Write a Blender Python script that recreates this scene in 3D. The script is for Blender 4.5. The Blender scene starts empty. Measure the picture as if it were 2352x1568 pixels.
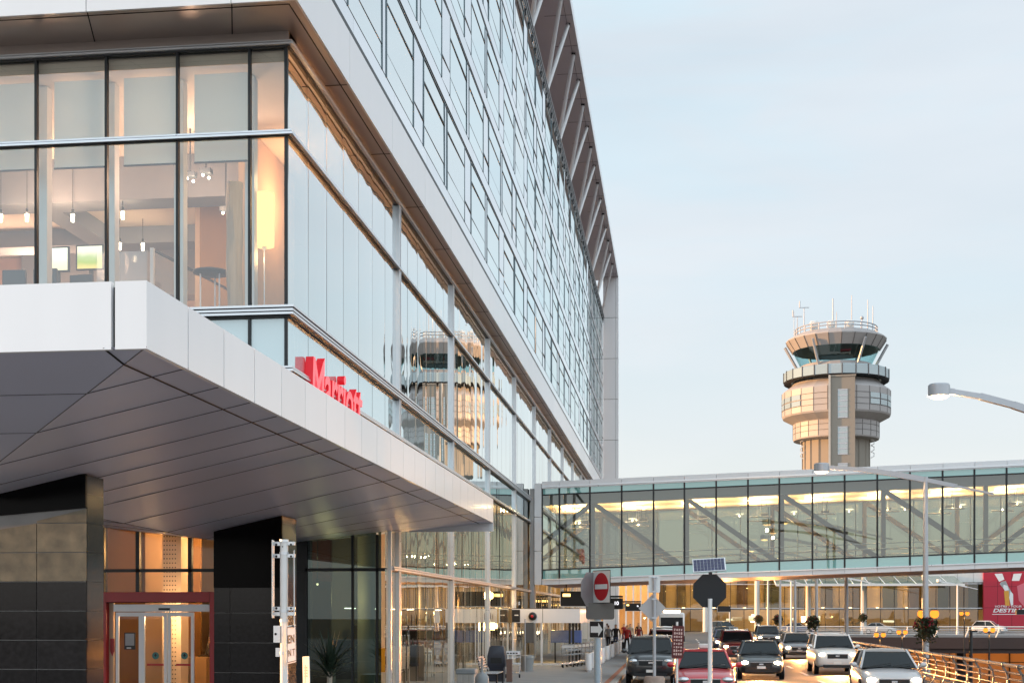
import bpy, bmesh, math, random
from mathutils import Vector, Matrix
R = random.Random(7)
SC = bpy.context.scene
COL = SC.collection
PI = math.pi
# ---------------------------------------------------------------- survey of the place (camera at 0,0,2.5; X across the road, Y along it)
YAW = math.atan(379/3089); SN, CS = math.sin(YAW), math.cos(YAW)
CAMZ = 2.5
def gx(u, d):
    a = (u-1176)/3089
    return d*(-SN+a*CS)
def gy(u, d):
    a = (u-1176)/3089
    return d*(CS+a*SN)
def gz(v, d): return CAMZ+(1412-v)/3089*d
def dY(u, y): return y/(CS+(u-1176)/3089*SN)      # depth along the view axis of a point seen at column u on the plane Y=y
def P(u, v, d): return (gx(u, d), gy(u, d), gz(v, d))

# ---------------------------------------------------------------- materials
MATS = {}
def _new(name):
    m = bpy.data.materials.new(name); m.use_nodes = True
    nt = m.node_tree
    for n in list(nt.nodes): nt.nodes.remove(n)
    out = nt.nodes.new('ShaderNodeOutputMaterial')
    MATS[name] = m
    return m, nt, out
def N(nt, t, **kw):
    n = nt.nodes.new(t)
    for k, v in kw.items():
        if k.startswith('i_'): n.inputs[k[2:].replace('_', ' ')].default_value = v
        else: setattr(n, k, v)
    return n
def L(nt, a, b): nt.links.new(a, b)
def c4(c): return (c[0], c[1], c[2], 1)
def mat(name, col, rough=.5, metal=0., spec=.5, var=.12, vscale=3., bump=0., bscale=40., emit=None, coat=0., stretch=(1, 1, 1), rvar=.1, isl=0.):
    m, nt, out = _new(name)
    p = N(nt, 'ShaderNodeBsdfPrincipled')
    p.inputs['Roughness'].default_value = rough; p.inputs['Metallic'].default_value = metal
    p.inputs['Specular IOR Level'].default_value = spec; p.inputs['Coat Weight'].default_value = coat
    p.inputs['Coat Roughness'].default_value = .08
    tc = N(nt, 'ShaderNodeTexCoord'); mp = N(nt, 'ShaderNodeMapping'); mp.inputs['Scale'].default_value = stretch
    L(nt, tc.outputs['Object'], mp.inputs['Vector'])
    no = N(nt, 'ShaderNodeTexNoise'); no.inputs['Scale'].default_value = vscale; no.inputs['Detail'].default_value = 6
    L(nt, mp.outputs[0], no.inputs['Vector'])
    mx = N(nt, 'ShaderNodeMix', data_type='RGBA')
    mx.inputs[6].default_value = c4([max(0, x*(1-var)) for x in col]); mx.inputs[7].default_value = c4([min(1, x*(1+var)) for x in col])
    L(nt, no.outputs['Fac'], mx.inputs[0]); col_out = mx.outputs[2]
    if isl:      # each panel of a cladding has its own slight tone
        ge = N(nt, 'ShaderNodeNewGeometry'); ir = N(nt, 'ShaderNodeMapRange'); ir.inputs['To Min'].default_value = 1-isl; ir.inputs['To Max'].default_value = 1+isl*.6
        L(nt, ge.outputs['Random Per Island'], ir.inputs['Value']); sv = N(nt, 'ShaderNodeVectorMath', operation='SCALE'); L(nt, col_out, sv.inputs[0]); L(nt, ir.outputs[0], sv.inputs['Scale']); col_out = sv.outputs[0]
    L(nt, col_out, p.inputs['Base Color'])
    if rvar:
        mr = N(nt, 'ShaderNodeMapRange'); mr.inputs['To Min'].default_value = max(0, rough-rvar*.5); mr.inputs['To Max'].default_value = min(1, rough+rvar)
        L(nt, no.outputs['Fac'], mr.inputs['Value']); L(nt, mr.outputs[0], p.inputs['Roughness'])
    if bump:
        nb = N(nt, 'ShaderNodeTexNoise'); nb.inputs['Scale'].default_value = bscale; nb.inputs['Detail'].default_value = 4
        L(nt, mp.outputs[0], nb.inputs['Vector'])
        bp = N(nt, 'ShaderNodeBump'); bp.inputs['Strength'].default_value = bump; bp.inputs['Distance'].default_value = .02
        L(nt, nb.outputs['Fac'], bp.inputs['Height']); L(nt, bp.outputs[0], p.inputs['Normal'])
    if emit:
        p.inputs['Emission Color'].default_value = c4(emit[0]); p.inputs['Emission Strength'].default_value = emit[1]
    L(nt, p.outputs[0], out.inputs[0])
    return m
def glass(name, tint, lo, hi, ior=1.5, body=None, bodyfac=0., rough=0., bump=0., gcol=(1, 1, 1), bsc=(1, 1, .08), bscale=1.2):
    """pane of coated glass: see-through, mirror-like at grazing angles"""
    m, nt, out = _new(name)
    fr = N(nt, 'ShaderNodeFresnel'); gb = N(nt, 'ShaderNodeNewGeometry'); ib = N(nt, 'ShaderNodeMapRange')      # same mirror strength from both sides of a thin pane
    ib.inputs['To Min'].default_value = ior; ib.inputs['To Max'].default_value = 1/ior; L(nt, gb.outputs['Backfacing'], ib.inputs['Value']); L(nt, ib.outputs[0], fr.inputs['IOR'])
    mr = N(nt, 'ShaderNodeMapRange'); mr.inputs['To Min'].default_value = lo; mr.inputs['To Max'].default_value = hi
    L(nt, fr.outputs[0], mr.inputs['Value'])
    tr = N(nt, 'ShaderNodeBsdfTransparent'); tr.inputs[0].default_value = c4(tint)
    gl = N(nt, 'ShaderNodeBsdfGlossy'); gl.inputs['Roughness'].default_value = rough
    ge = N(nt, 'ShaderNodeNewGeometry'); ir = N(nt, 'ShaderNodeMix', data_type='RGBA'); ir.inputs[6].default_value = c4([x*.93 for x in gcol]); ir.inputs[7].default_value = c4(gcol)
    L(nt, ge.outputs['Random Per Island'], ir.inputs[0]); L(nt, ir.outputs[2], gl.inputs['Color'])
    if bump:
        tc = N(nt, 'ShaderNodeTexCoord'); mp = N(nt, 'ShaderNodeMapping'); mp.inputs['Scale'].default_value = bsc
        L(nt, tc.outputs['Object'], mp.inputs['Vector'])
        nb = N(nt, 'ShaderNodeTexNoise'); nb.inputs['Scale'].default_value = bscale; nb.inputs['Detail'].default_value = 1
        L(nt, mp.outputs[0], nb.inputs['Vector'])
        bp = N(nt, 'ShaderNodeBump'); bp.inputs['Strength'].default_value = 1.; bp.inputs['Distance'].default_value = bump
        L(nt, nb.outputs['Fac'], bp.inputs['Height']); L(nt, bp.outputs[0], gl.inputs['Normal'])
    base = tr.outputs[0]
    if body:
        df = N(nt, 'ShaderNodeBsdfDiffuse'); df.inputs[0].default_value = c4(body)
        m1 = N(nt, 'ShaderNodeMixShader'); m1.inputs[0].default_value = bodyfac
        L(nt, tr.outputs[0], m1.inputs[1]); L(nt, df.outputs[0], m1.inputs[2]); base = m1.outputs[0]
    ms = N(nt, 'ShaderNodeMixShader')
    L(nt, mr.outputs[0], ms.inputs[0]); L(nt, base, ms.inputs[1]); L(nt, gl.outputs[0], ms.inputs[2])
    L(nt, ms.outputs[0], out.inputs[0])
    return m
def emis(name, col, s):
    m, nt, out = _new(name)
    e = N(nt, 'ShaderNodeEmission'); e.inputs[0].default_value = c4(col); e.inputs[1].default_value = s
    L(nt, e.outputs[0], out.inputs[0]); return m

LS = .62      # lamp brightness scale
white_panel = mat('white_panel', (.79, .80, .825), .34, .0, .6, .05, 1.6, coat=.3, stretch=(1, 1, .12), isl=.045)
white_metal = mat('white_metal', (.72, .73, .75), .35, .1, .5, .06, 2)
off_white = mat('off_white', (.66, .66, .64), .5, 0, .4, .1, 2)
soffit_bronze = mat('soffit_bronze', (.50, .43, .40), .34, .45, .5, .10, .5, stretch=(1, .2, 1))
soffit_grey = mat('soffit_grey', (.60, .63, .77), .28, .35, .5, .06, .3, stretch=(.25, 2, 1), rvar=.06)
eave_grey = mat('eave_grey', (.52, .48, .52), .45, .3, .5, .08, .3)
seam_soft = mat('seam_soft', (.10, .095, .105), .7, 0, .2, .1)
joint_grey = mat('joint_grey', (.14, .13, .13), .7, 0, .2, .1)
seam_dark = mat('seam_dark', (.012, .012, .014), .6, 0, .2, .1)
alu = mat('alu', (.50, .53, .57), .30, .7, .5, .06, 4)
alu_light = mat('alu_light', (.66, .68, .71), .28, .6, .5, .05, 4)
frame_dark = mat('frame_dark', (.018, .020, .024), .35, .2, .5, .1)
frame_black = mat('frame_black', (.010, .013, .016), .4, 0, .4, .1)
frame_teal = mat('frame_teal', (.16, .21, .235), .4, .3, .5, .1)
granite_dark = mat('granite_dark', (.014, .014, .016), .09, 0, .22, .75, 14, rvar=.10, isl=.30)
granite_black = mat('granite_black', (.0025, .0025, .003), .16, 0, .05, .3, 6, rvar=.04)
stone_tan = mat('stone_tan', (.21, .18, .125), .30, 0, .35, .85, 4.5, bump=.15, bscale=12, isl=.15, rvar=.25)
grout = mat('grout', (.26, .26, .26), .8, 0, .2, .2)
red_frame = mat('red_frame', (.36, .010, .016), .35, 0, .5, .1, 1.5)
sign_red = mat('sign_red', (.72, .010, .022), .35, 0, .5, .05, emit=((1, .03, .05), .10))
sign_face = mat('sign_face', (.80, .10, .12), .35, 0, .5, .05, emit=((1, .12, .15), .22))
sign_side_dark = mat('sign_side_dark', (.05, .04, .05), .5)
concrete = mat('concrete', (.33, .32, .30), .85, 0, .3, .25, 3, bump=.3, bscale=30)
concrete_pale = mat('concrete_pale', (.44, .42, .39), .8, 0, .3, .2, 1.2, bump=.2, bscale=20)
tower_concrete = mat('tower_concrete', (.25, .222, .19), .8, 0, .3, .18, .25, bump=.3, bscale=3, stretch=(1, 1, .15))
tower_panel = mat('tower_panel', (.34, .315, .31), .5, .1, .4, .10, .3)
asphalt = mat('asphalt', (.060, .058, .058), .55, 0, .5, .35, 1.2, bump=.35, bscale=60, rvar=.25)
paving = mat('paving', (.25, .25, .25), .7, 0, .35, .3, 1.1, bump=.25, bscale=35, rvar=.2)
paving_red_and_glow = mat('paving_red_and_glow', (.34, .13, .075), .75, 0, .3, .25, 2, bump=.25, bscale=35)
kerbstone = mat('kerbstone', (.36, .33, .30), .8, 0, .3, .25, 3, bump=.2)
road_paint = mat('road_paint', (.72, .70, .66), .6, 0, .3, .3, 5)
terrain = mat('terrain', (.09, .09, .075), .9, 0, .2, .4, .05)
pole_grey = mat('pole_grey', (.42, .43, .46), .38, .5, .5, .12, 4)
pole_white = mat('pole_white', (.74, .73, .72), .42, .1, .5, .12, 5)
pole_blue = mat('pole_blue', (.36, .44, .50), .4, .4, .5, .1, 4)
sign_back = mat('sign_back', (.27, .26, .265), .5, .3, .4, .12, 3)
sign_back_dark = mat('sign_back_dark', (.13, .12, .11), .5, .2, .4, .12, 3)
sign_black = mat('sign_black', (.010, .010, .012), .45, 0, .4, .2)
sign_white = mat('sign_white', (.78, .78, .77), .4, 0, .5, .05)
sign_stop_red = mat('sign_stop_red', (.50, .008, .016), .4, 0, .5, .05)
maroon = mat('maroon', (.10, .014, .014), .45, 0, .4, .2)
sign_amber = emis('sign_amber', (1., .62, .18), 2.2*LS)
text_lit = emis('text_lit', (.95, .95, 1.), 1.0*LS)
solar_cell = mat('solar_cell', (.020, .022, .075), .15, 0, .6, .4, 14)
lamp_warm = emis('lamp_warm', (1., .66, .34), 9*LS)
lamp_globe = emis('lamp_globe', (1., .27, .03), 1.15*LS)
lamp_white = emis('lamp_white', (1., .80, .55), 14*LS)
lamp_lens = emis('lamp_lens', (1., .60, .26), 4.2*LS)
headlamp = emis('headlamp', (1., .78, .48), 26*LS)
shade_lit = emis('shade_lit', (1., .58, .20), 1.0*LS)
screen_a = None
rubber = mat('rubber', (.012, .012, .013), .8, 0, .2, .1)
chrome = mat('chrome', (.62, .62, .64), .18, .9, .5, .05)
car_glass = mat('car_glass', (.010, .014, .017), .08, 0, .30, .1, rvar=.02)
wood_warm = mat('wood_warm', (.30, .155, .05), .45, 0, .4, .16, 2.2, stretch=(1, 1, .2))
plaster_warm = mat('plaster_warm', (.62, .46, .33), .8, 0, .3, .06)
plaster_pink = mat('plaster_pink', (.64, .42, .33), .8, 0, .3, .05)
ceiling_white = mat('ceiling_white', (.74, .64, .54), .8, 0, .3, .04)
bulkhead = mat('bulkhead', (.24, .25, .28), .7, 0, .3, .05)
def cloth_translucent(name, col, f):
    m, nt, out = _new(name)
    d = N(nt, 'ShaderNodeBsdfDiffuse'); d.inputs[0].default_value = c4(col); t = N(nt, 'ShaderNodeBsdfTranslucent'); t.inputs[0].default_value = c4(col)
    ms = N(nt, 'ShaderNodeMixShader'); ms.inputs[0].default_value = f
    L(nt, d.outputs[0], ms.inputs[1]); L(nt, t.outputs[0], ms.inputs[2]); L(nt, ms.outputs[0], out.inputs[0]); return m
blind_cloth = cloth_translucent('blind_cloth', (.80, .84, .82), .45)
dark_furn = mat('dark_furn', (.035, .042, .050), .4, 0, .5, .1)
carpet = mat('carpet', (.10, .07, .055), .9, 0, .2, .2)
bark = mat('bark', (.40, .36, .30), .9, 0, .2, .35, 3, bump=.6, bscale=8, stretch=(3, 3, .25))
leaf_dark = mat('leaf_dark', (.035, .050, .024), .6, 0, .4, .5, 6)
leaf_yucca = mat('leaf_yucca', (.025, .045, .028), .45, 0, .4, .4, 5)
flower_red = mat('flower_red', (.34, .02, .045), .6, 0, .3, .4, 6)
soil = mat('soil', (.04, .028, .02), .9)
poster_red = mat('poster_red', (.46, .012, .036), .45, 0, .5, .10, .3)
poster_pink = mat('poster_pink', (.66, .16, .20), .5, 0, .4, .06, .4)
poster_white = mat('poster_white', (.80, .80, .80), .5, 0, .4, .05)
poster_ochre = mat('poster_ochre', (.70, .33, .05), .5, 0, .4, .1)
poster_grey = mat('poster_grey', (.36, .36, .37), .5, 0, .4, .4, 2)
blue_plastic = mat('blue_plastic', (.06, .12, .40), .4, 0, .5, .15)
bin_dark = mat('bin_dark', (.022, .028, .045), .35, 0, .5, .2)
bin_grey = mat('bin_grey', (.25, .27, .28), .5, 0, .4, .12)
sign_yellow = mat('sign_yellow', (.62, .34, .03), .45, 0, .5, .1)
skin = mat('skin', (.50, .30, .21), .6, 0, .4, .08)
hair_dark = mat('hair_dark', (.03, .02, .015), .6)
awning_glass = glass('awning_glass', (.62, .74, .70), .10, .9, body=(.25, .33, .30), bodyfac=.55)

glass_clear = glass('glass_clear', (.90, .93, .92), .09, 1.3)                                           # end wall of the lounge
glass_podium = glass('glass_podium', (.62, .74, .74), .60, 1.5, bump=.006, bscale=1.0, gcol=(.95, .99, .99))   # long side, coated
glass_spandrel = glass('glass_spandrel', (.5, .5, .5), .42, 1.5, body=(.55, .66, .69), bodyfac=1., bump=.003, gcol=(.86, .96, .98))
glass_spandrel_end = glass('glass_spandrel_end', (.5, .5, .5), .16, 1.2, body=(.50, .60, .62), bodyfac=1., gcol=(.86, .96, .98))
glass_ground = glass('glass_ground', (.80, .76, .62), .30, 1.4, bump=.010, bscale=1.1, gcol=(.97, .94, .84))
glass_tower = glass('glass_tower', (.4, .5, .5), .62, 1.5, body=(.34, .47, .50), bodyfac=1., gcol=(.90, .985, .99))
glass_tower_b = glass('glass_tower_b', (.4, .5, .5), .56, 1.5, body=(.46, .56, .57), bodyfac=1., gcol=(.93, .985, .985))
glass_tower_c = glass('glass_tower_c', (.4, .5, .5), .60, 1.5, body=(.22, .33, .37), bodyfac=1., gcol=(.88, .97, .985))
glass_vent = glass('glass_vent', (.4, .5, .5), .55, 1.4, body=(.62, .68, .73), bodyfac=1., gcol=(.95, .98, 1.))
glass_dark = glass('glass_dark', (.06, .10, .10), .03, .9, gcol=(.75, .95, .95))
glass_door = glass('glass_door', (.95, .94, .90), .0, .8)
glass_bridge = glass('glass_bridge', (.47, .495, .42), .09, .9, gcol=(.95, 1, .97))
glass_teal = glass('glass_teal', (.3, .4, .4), .14, 1.0, body=(.17, .42, .40), bodyfac=1., gcol=(.9, 1, 1))
glass_term = glass('glass_term', (.78, .74, .60), .05, 1.0, gcol=(.9, .95, .92))
glass_cab = glass('glass_cab', (.62, .82, .84), .04, .9, gcol=(.85, 1, 1))
glass_tw = glass('glass_tw', (.3, .3, .3), .12, .8, body=(.22, .28, .30), bodyfac=1.)
car_paint = {k: mat('paint_'+k, v, .28, .1, .5, .04, 2, coat=.8) for k, v in dict(red=(.50, .018, .03), black=(.014, .015, .018), white=(.72, .72, .72),
    silver=(.42, .43, .45), grey=(.10, .105, .115), blue=(.03, .05, .13), wine=(.16, .012, .02)).items()}

# ---------------------------------------------------------------- mesh builder
ORG = {}
class MB:
    def __init__(self, *mats):
        self.v = []; self.f = []; self.mi = []; self.mats = mats; self.i = 0
    def m(self, i): self.i = i; return self
    def face(self, pts):
        n = len(self.v); self.v += [tuple(p) for p in pts]; self.f.append(tuple(range(n, n+len(pts)))); self.mi.append(self.i)
    def add(self, vs, fs):
        n = len(self.v); self.v += [tuple(p) for p in vs]
        for f in fs: self.f.append(tuple(n+k for k in f)); self.mi.append(self.i)
    def hexa(self, p):   # 8 points: bottom ring 0-3, top ring 4-7
        self.add(p, [(3, 2, 1, 0), (4, 5, 6, 7), (0, 1, 5, 4), (1, 2, 6, 5), (2, 3, 7, 6), (3, 0, 4, 7)])
    def box(self, x0, x1, y0, y1, z0, z1):
        if x0 > x1: x0, x1 = x1, x0
        if y0 > y1: y0, y1 = y1, y0
        if z0 > z1: z0, z1 = z1, z0
        self.hexa([(x0, y0, z0), (x1, y0, z0), (x1, y1, z0), (x0, y1, z0), (x0, y0, z1), (x1, y0, z1), (x1, y1, z1), (x0, y1, z1)])
        return self
    def beam(self, p, q, w, h, up=(0, 0, 1)):
        p = Vector(p); q = Vector(q); d = (q-p).normalized(); up = Vector(up)
        s = d.cross(up)
        if s.length < 1e-4: s = d.cross(Vector((1, 0, 0)))
        s.normalize(); t = s.cross(d).normalized()
        s *= w/2; t *= h/2
        self.hexa([p-s-t, p+s-t, q+s-t, q-s-t, p-s+t, p+s+t, q+s+t, q-s+t]); return self
    def tube(self, p, q, r0, r1=None, n=12):
        p = Vector(p); q = Vector(q); r1 = r0 if r1 is None else r1
        d = (q-p).normalized(); a = d.cross(Vector((0, 0, 1)))
        if a.length < 1e-3: a = Vector((1, 0, 0))
        a.normalize(); b = d.cross(a)
        vs = []
        for c_, r in ((p, r0), (q, r1)):
            for k in range(n):
                t = 2*PI*k/n; vs.append(c_+a*math.cos(t)*r+b*math.sin(t)*r)
        fs = [(k, (k+1) % n, n+(k+1) % n, n+k) for k in range(n)]+[tuple(range(n-1, -1, -1)), tuple(range(n, 2*n))]
        self.add(vs, fs); return self
    def path(self, pts, r, n=10):
        pts = [Vector(p) for p in pts]; rings = []
        rs = r if isinstance(r, (list, tuple)) else [r]*len(pts)
        for i, p in enumerate(pts):
            d = (pts[min(i+1, len(pts)-1)]-pts[max(i-1, 0)]).normalized()
            a = d.cross(Vector((0, 0, 1)))
            if a.length < 1e-2: a = d.cross(Vector((1, 0, 0)))
            a.normalize(); b = d.cross(a)
            rings.append([p+a*math.cos(2*PI*k/n)*rs[i]+b*math.sin(2*PI*k/n)*rs[i] for k in range(n)])
        self.loft(rings); return self
    def loft(self, rings, cap=True, closed=True):
        n = len(rings[0]); vs = [p for r in rings for p in r]; fs = []
        for i in range(len(rings)-1):
            for k in range(n if closed else n-1):
                fs.append((i*n+k, i*n+(k+1) % n, (i+1)*n+(k+1) % n, (i+1)*n+k))
        if cap: fs += [tuple(range(n-1, -1, -1)), tuple((len(rings)-1)*n+k for k in range(n))]
        self.add(vs, fs)
    def lathe(self, c, prof, n=24, a0=0., a1=2*PI):
        full = abs(a1-a0-2*PI) < 1e-6; k = n if full else n+1
        rings = [[(c[0]+r*math.cos(a0+(a1-a0)*j/n), c[1]+r*math.sin(a0+(a1-a0)*j/n), c[2]+z) for j in range(k)] for r, z in prof]
        self.loft(rings, cap=full, closed=full); return self
    def prism(self, pts, vec):
        n = len(pts); v = Vector(vec); a = [Vector(p) for p in pts]
        self.add(a+[p+v for p in a], [tuple(range(n-1, -1, -1)), tuple(range(n, 2*n))]+[(k, (k+1) % n, n+(k+1) % n, n+k) for k in range(n)]); return self
    def ball(self, c, r, n=12, sz=1., e=1.):
        prof = [(max(.001, r*math.sin(PI*k/n)), -r*math.cos(PI*k/n)*sz) for k in range(n+1)]
        return self.lathe(c, prof, n*2)
    def mesh(self, vs, fs, M):
        self.add([M @ Vector(p) for p in vs], fs); return self
    def build(self, name, parent=None, world=True, smooth=True, ang=35, bevel=0., recalc=True):
        org = ORG.get(parent, Vector((0, 0, 0))) if (parent and world) else Vector((0, 0, 0))
        me = bpy.data.meshes.new(name)
        me.from_pydata([(p[0]-org.x, p[1]-org.y, p[2]-org.z) for p in self.v], [], self.f)
        for m_ in self.mats: me.materials.append(m_)
        me.polygons.foreach_set('material_index', self.mi)
        if recalc:
            bm = bmesh.new(); bm.from_mesh(me); bmesh.ops.recalc_face_normals(bm, faces=bm.faces); bm.to_mesh(me); bm.free()
        if smooth:
            me.polygons.foreach_set('use_smooth', [True]*len(me.polygons)); me.set_sharp_from_angle(angle=math.radians(ang))
        me.update()
        o = bpy.data.objects.new(name, me); COL.objects.link(o)
        if parent: o.parent = parent; ORG[o] = ORG.get(parent, Vector((0, 0, 0)))
        if bevel:
            b = o.modifiers.new('bevel', 'BEVEL'); b.width = bevel; b.segments = 2; b.limit_method = 'ANGLE'
        return o

def tag(o, label=None, cat=None, group=None, kind=None):
    if label: o['label'] = label
    if cat: o['category'] = cat
    if group: o['group'] = group
    if kind: o['kind'] = kind
    return o
def thing(name, label, cat, loc=(0, 0, 0), rz=0., group=None):
    o = bpy.data.objects.new(name, None); COL.objects.link(o); o.empty_display_size = .3
    o.location = loc; o.rotation_euler = (0, 0, rz); ORG[o] = Vector(loc)
    return tag(o, label, cat, group)
def copy_tree(o, parent=None):
    n = o.copy(); COL.objects.link(n)
    if parent: n.parent = parent
    for ch in list(o.children): copy_tree(ch, n)
    return n
def dup(root, loc, rz=None, label=None):
    n = copy_tree(root); n.location = loc
    if rz is not None: n.rotation_euler = (0, 0, rz)
    if label: n['label'] = label
    return n
def text_geo(s, size=1., ext=0., shear=0., align='LEFT', bold=0., space=1.):
    cu = bpy.data.curves.new('t', 'FONT'); cu.body = s; cu.size = size; cu.extrude = ext; cu.shear = shear; cu.align_x = align; cu.offset = bold; cu.space_character = space
    ob = bpy.data.objects.new('t', cu); COL.objects.link(ob)
    dg = bpy.context.evaluated_depsgraph_get()
    me = bpy.data.meshes.new_from_object(ob.evaluated_get(dg))
    vs = [tuple(v.co) for v in me.vertices]; fs = [tuple(p.vertices) for p in me.polygons]
    bpy.data.objects.remove(ob); bpy.data.meshes.remove(me); bpy.data.curves.remove(cu)
    return vs, fs
LK = .42
def lamp(name, loc, watts, col=(1, .68, .36), r=.1, parent=None, spot=None, aim=None, blend=.6):
    ld = bpy.data.lights.new(name, 'SPOT' if spot else 'POINT'); ld.energy = watts*LK; ld.color = col; ld.shadow_soft_size = r
    o = bpy.data.objects.new(name, ld); COL.objects.link(o)
    loc = Vector(loc)
    if spot:
        ld.spot_size = spot; ld.spot_blend = blend
        o.rotation_euler = Vector(aim).to_track_quat('-Z', 'Y').to_euler()
    if parent: o.parent = parent; loc = loc-ORG.get(parent, Vector((0, 0, 0)))
    o.location = loc
    return o
SKYS = .10; EXPO = 1.6; CLO = .68; CHI = .92; BACK_FILL = 1.9; CLOUD_LOW = (2.85, 2.85, 2.98, 1); CLOUD_HIGH = (2.65, 3.2, 3.5, 1); CLOUD_WISP = (3.0, 3.03, 3.16, 1)
# ================================================================ HOTEL
XP, Y0 = -7.8, 26.4          # podium: long side plane, end wall plane
YE = 134.0                   # far end of the hotel
hotel = thing('hotel_building', 'long glass hotel block with white fascia band and deep strutted roof eave', 'building', (-16, 80, 0))
ZR = dict(g=.15, t1=3.76, s0=7.47, s1=8.67, mid=12.2, top=14.0)
PW = 1.517
def pane(mb, x, y0, y1, z0, z1, bow=.004, ns=6, tilt=.0022, g=.012):
    """one pane on the long side, slightly bowed like heat-treated glass"""
    ty = R.uniform(-tilt, tilt); tz = R.uniform(-tilt, tilt)*.5; b = bow*R.uniform(.35, 1.35)*(1 if R.random() < .85 else -.6)
    y0 += g; y1 -= g; z0 += g; z1 -= g
    w = y1-y0; h = z1-z0; nz = 3; vs = []; fs = []
    for j in range(nz+1):
        for i in range(ns+1):
            a = i/ns; c_ = j/nz
            vs.append((x+b*4*a*(1-a)*(.75+.25*4*c_*(1-c_))+ty*(a-.5)*w+tz*(c_-.5)*h, y0+a*w, z0+c_*h))
    n = ns+1
    for j in range(nz):
        for i in range(ns): fs.append((j*n+i, j*n+i+1, (j+1)*n+i+1, (j+1)*n+i))
    mb.add(vs, fs)
rows = [('s1', 'mid', glass_podium, .004), ('mid', 'top', glass_podium, .003), ('s0', 's1', glass_spandrel, .0015), ('t1', 's0', glass_ground, .004), ('g', 't1', glass_ground, .005)]
ncol = int((YE-Y0)/PW)
cand = []
for j in range(ncol):
    for k, rw in enumerate(rows):
        y0 = Y0+j*PW
        if k >= 3 and y0 < 35.5: continue
        cand.append((y0+(k > 2)*14, j, k))
cand.sort()
rest = {}
for n, (_, j, k) in enumerate(cand):
    z0, z1, gm, bw = ZR[rows[k][0]], ZR[rows[k][1]], rows[k][2], rows[k][3]
    y0 = Y0+j*PW
    if n < 100:
        mb = MB(gm)
    else:
        mb = rest.setdefault('r', MB(glass_podium, glass_spandrel, glass_ground)); mb.m({0: 0, 1: 0, 2: 1, 3: 2, 4: 2}[k])
    pane(mb, XP, y0, y0+PW, z0, z1, bw, ns=6 if n < 100 else 4)
    if n < 100: mb.build('glass_pane', hotel, ang=80, recalc=False)
tag(rest['r'].build('glass_pane', hotel, ang=80, recalc=False), kind='stuff')
# thin joints between panes: slim dark gaskets
mb = MB(frame_teal)
for j in range(ncol+1):
    y = Y0+j*PW
    mb.box(XP-.05, XP-.012, y-.011, y+.011, 7.47 if y < 36 else .15, 14.0)
mb.build('gasket', hotel)
# heavy paired mullions every 9.1 m
for k in range(0, 11):
    y = 37.05+9.1*k
    mb = MB(alu_light, frame_teal)
    zb = .15
    mb.box(XP-.02, XP+.10, y-.12, y-.035, zb, 14.0); mb.box(XP-.02, XP+.10, y+.035, y+.12, zb, 14.0)
    mb.m(1).box(XP-.02, XP+.04, y-.035, y+.035, zb, 14.0)
    mb.build('mullion', hotel)
mb = MB(alu_light, frame_dark); y = 36.0
mb.box(XP-.02, XP+.07, y-.05, y+.08, .15, 7.47); mb.build('mullion', hotel)
def rail_l(name, prof, xl=-30.):
    """profiled horizontal rail round the corner: along the end wall and down the long side"""
    mb = MB(alu_light, frame_black)
    for z0, z1, d, mi in prof:
        mb.m(mi); mb.box(XP, XP+d, Y0, YE, z0, z1)
        mb.box(xl, XP+d, Y0-d, Y0, z0, z1)
    mb.build(name, hotel, bevel=0)
rail_l('transom', [(12.14, 12.17, .05, 1), (12.17, 12.215, .13, 0), (12.215, 12.235, .06, 1), (12.235, 12.27, .10, 0)])
rail_l('transom', [(8.50, 8.545, .07, 1), (8.545, 8.59, .15, 0), (8.59, 8.615, .06, 1), (8.615, 8.66, .15, 0), (8.66, 8.685, .06, 1), (8.685, 8.73, .17, 0), (8.73, 8.75, .05, 1)])
rail_l('transom', [(7.36, 7.40, .05, 1), (7.40, 7.45, .15, 0), (7.45, 7.475, .06, 1), (7.475, 7.51, .12, 0)])
rail_l('transom', [(13.94, 13.97, .06, 1), (13.97, 14.01, .14, 0), (14.01, 14.03, .06, 1), (14.03, 14.06, .12, 0)])
mb = MB(alu_light, frame_black)
for z0, z1, d, mi in [(3.70, 3.73, .06, 1), (3.73, 3.78, .15, 0), (3.78, 3.80, .06, 1), (3.80, 3.835, .13, 0)]:
    mb.m(mi).box(XP, XP+d, 36.08, YE, z0, z1)
mb.build('transom', hotel)
mb = MB(soffit_bronze); mb.box(-30, XP+.03, Y0-.03, Y0+.5, 14.06, 14.27); mb.box(XP-.5, XP+.03, Y0, YE, 14.06, 14.27)
mb.build('head_band', hotel)
# end wall (faces the camera): clear panes, dark mullions
for i in range(12):
    x1 = XP-.79-PW*(i-1) if i else XP; x0 = XP-.79-PW*i
    for z0, z1, gm in ((12.27, 13.94, glass_clear), (8.75, 12.14, glass_clear), (7.51, 8.50, glass_spandrel_end)):
        m_ = MB(gm); m_.face([(x0+.03, Y0, z0), (x1-.03, Y0, z0), (x1-.03, Y0, z1), (x0+.03, Y0, z1)]); m_.build('window_pane', hotel, smooth=False)
    m_ = MB(frame_black); m_.box(x1-.026 if i else XP-.065, x1+.026 if i else XP, Y0-.05 if i else Y0-.03, Y0+.05, 7.51, 13.94); m_.build('window_mullion', hotel)
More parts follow.
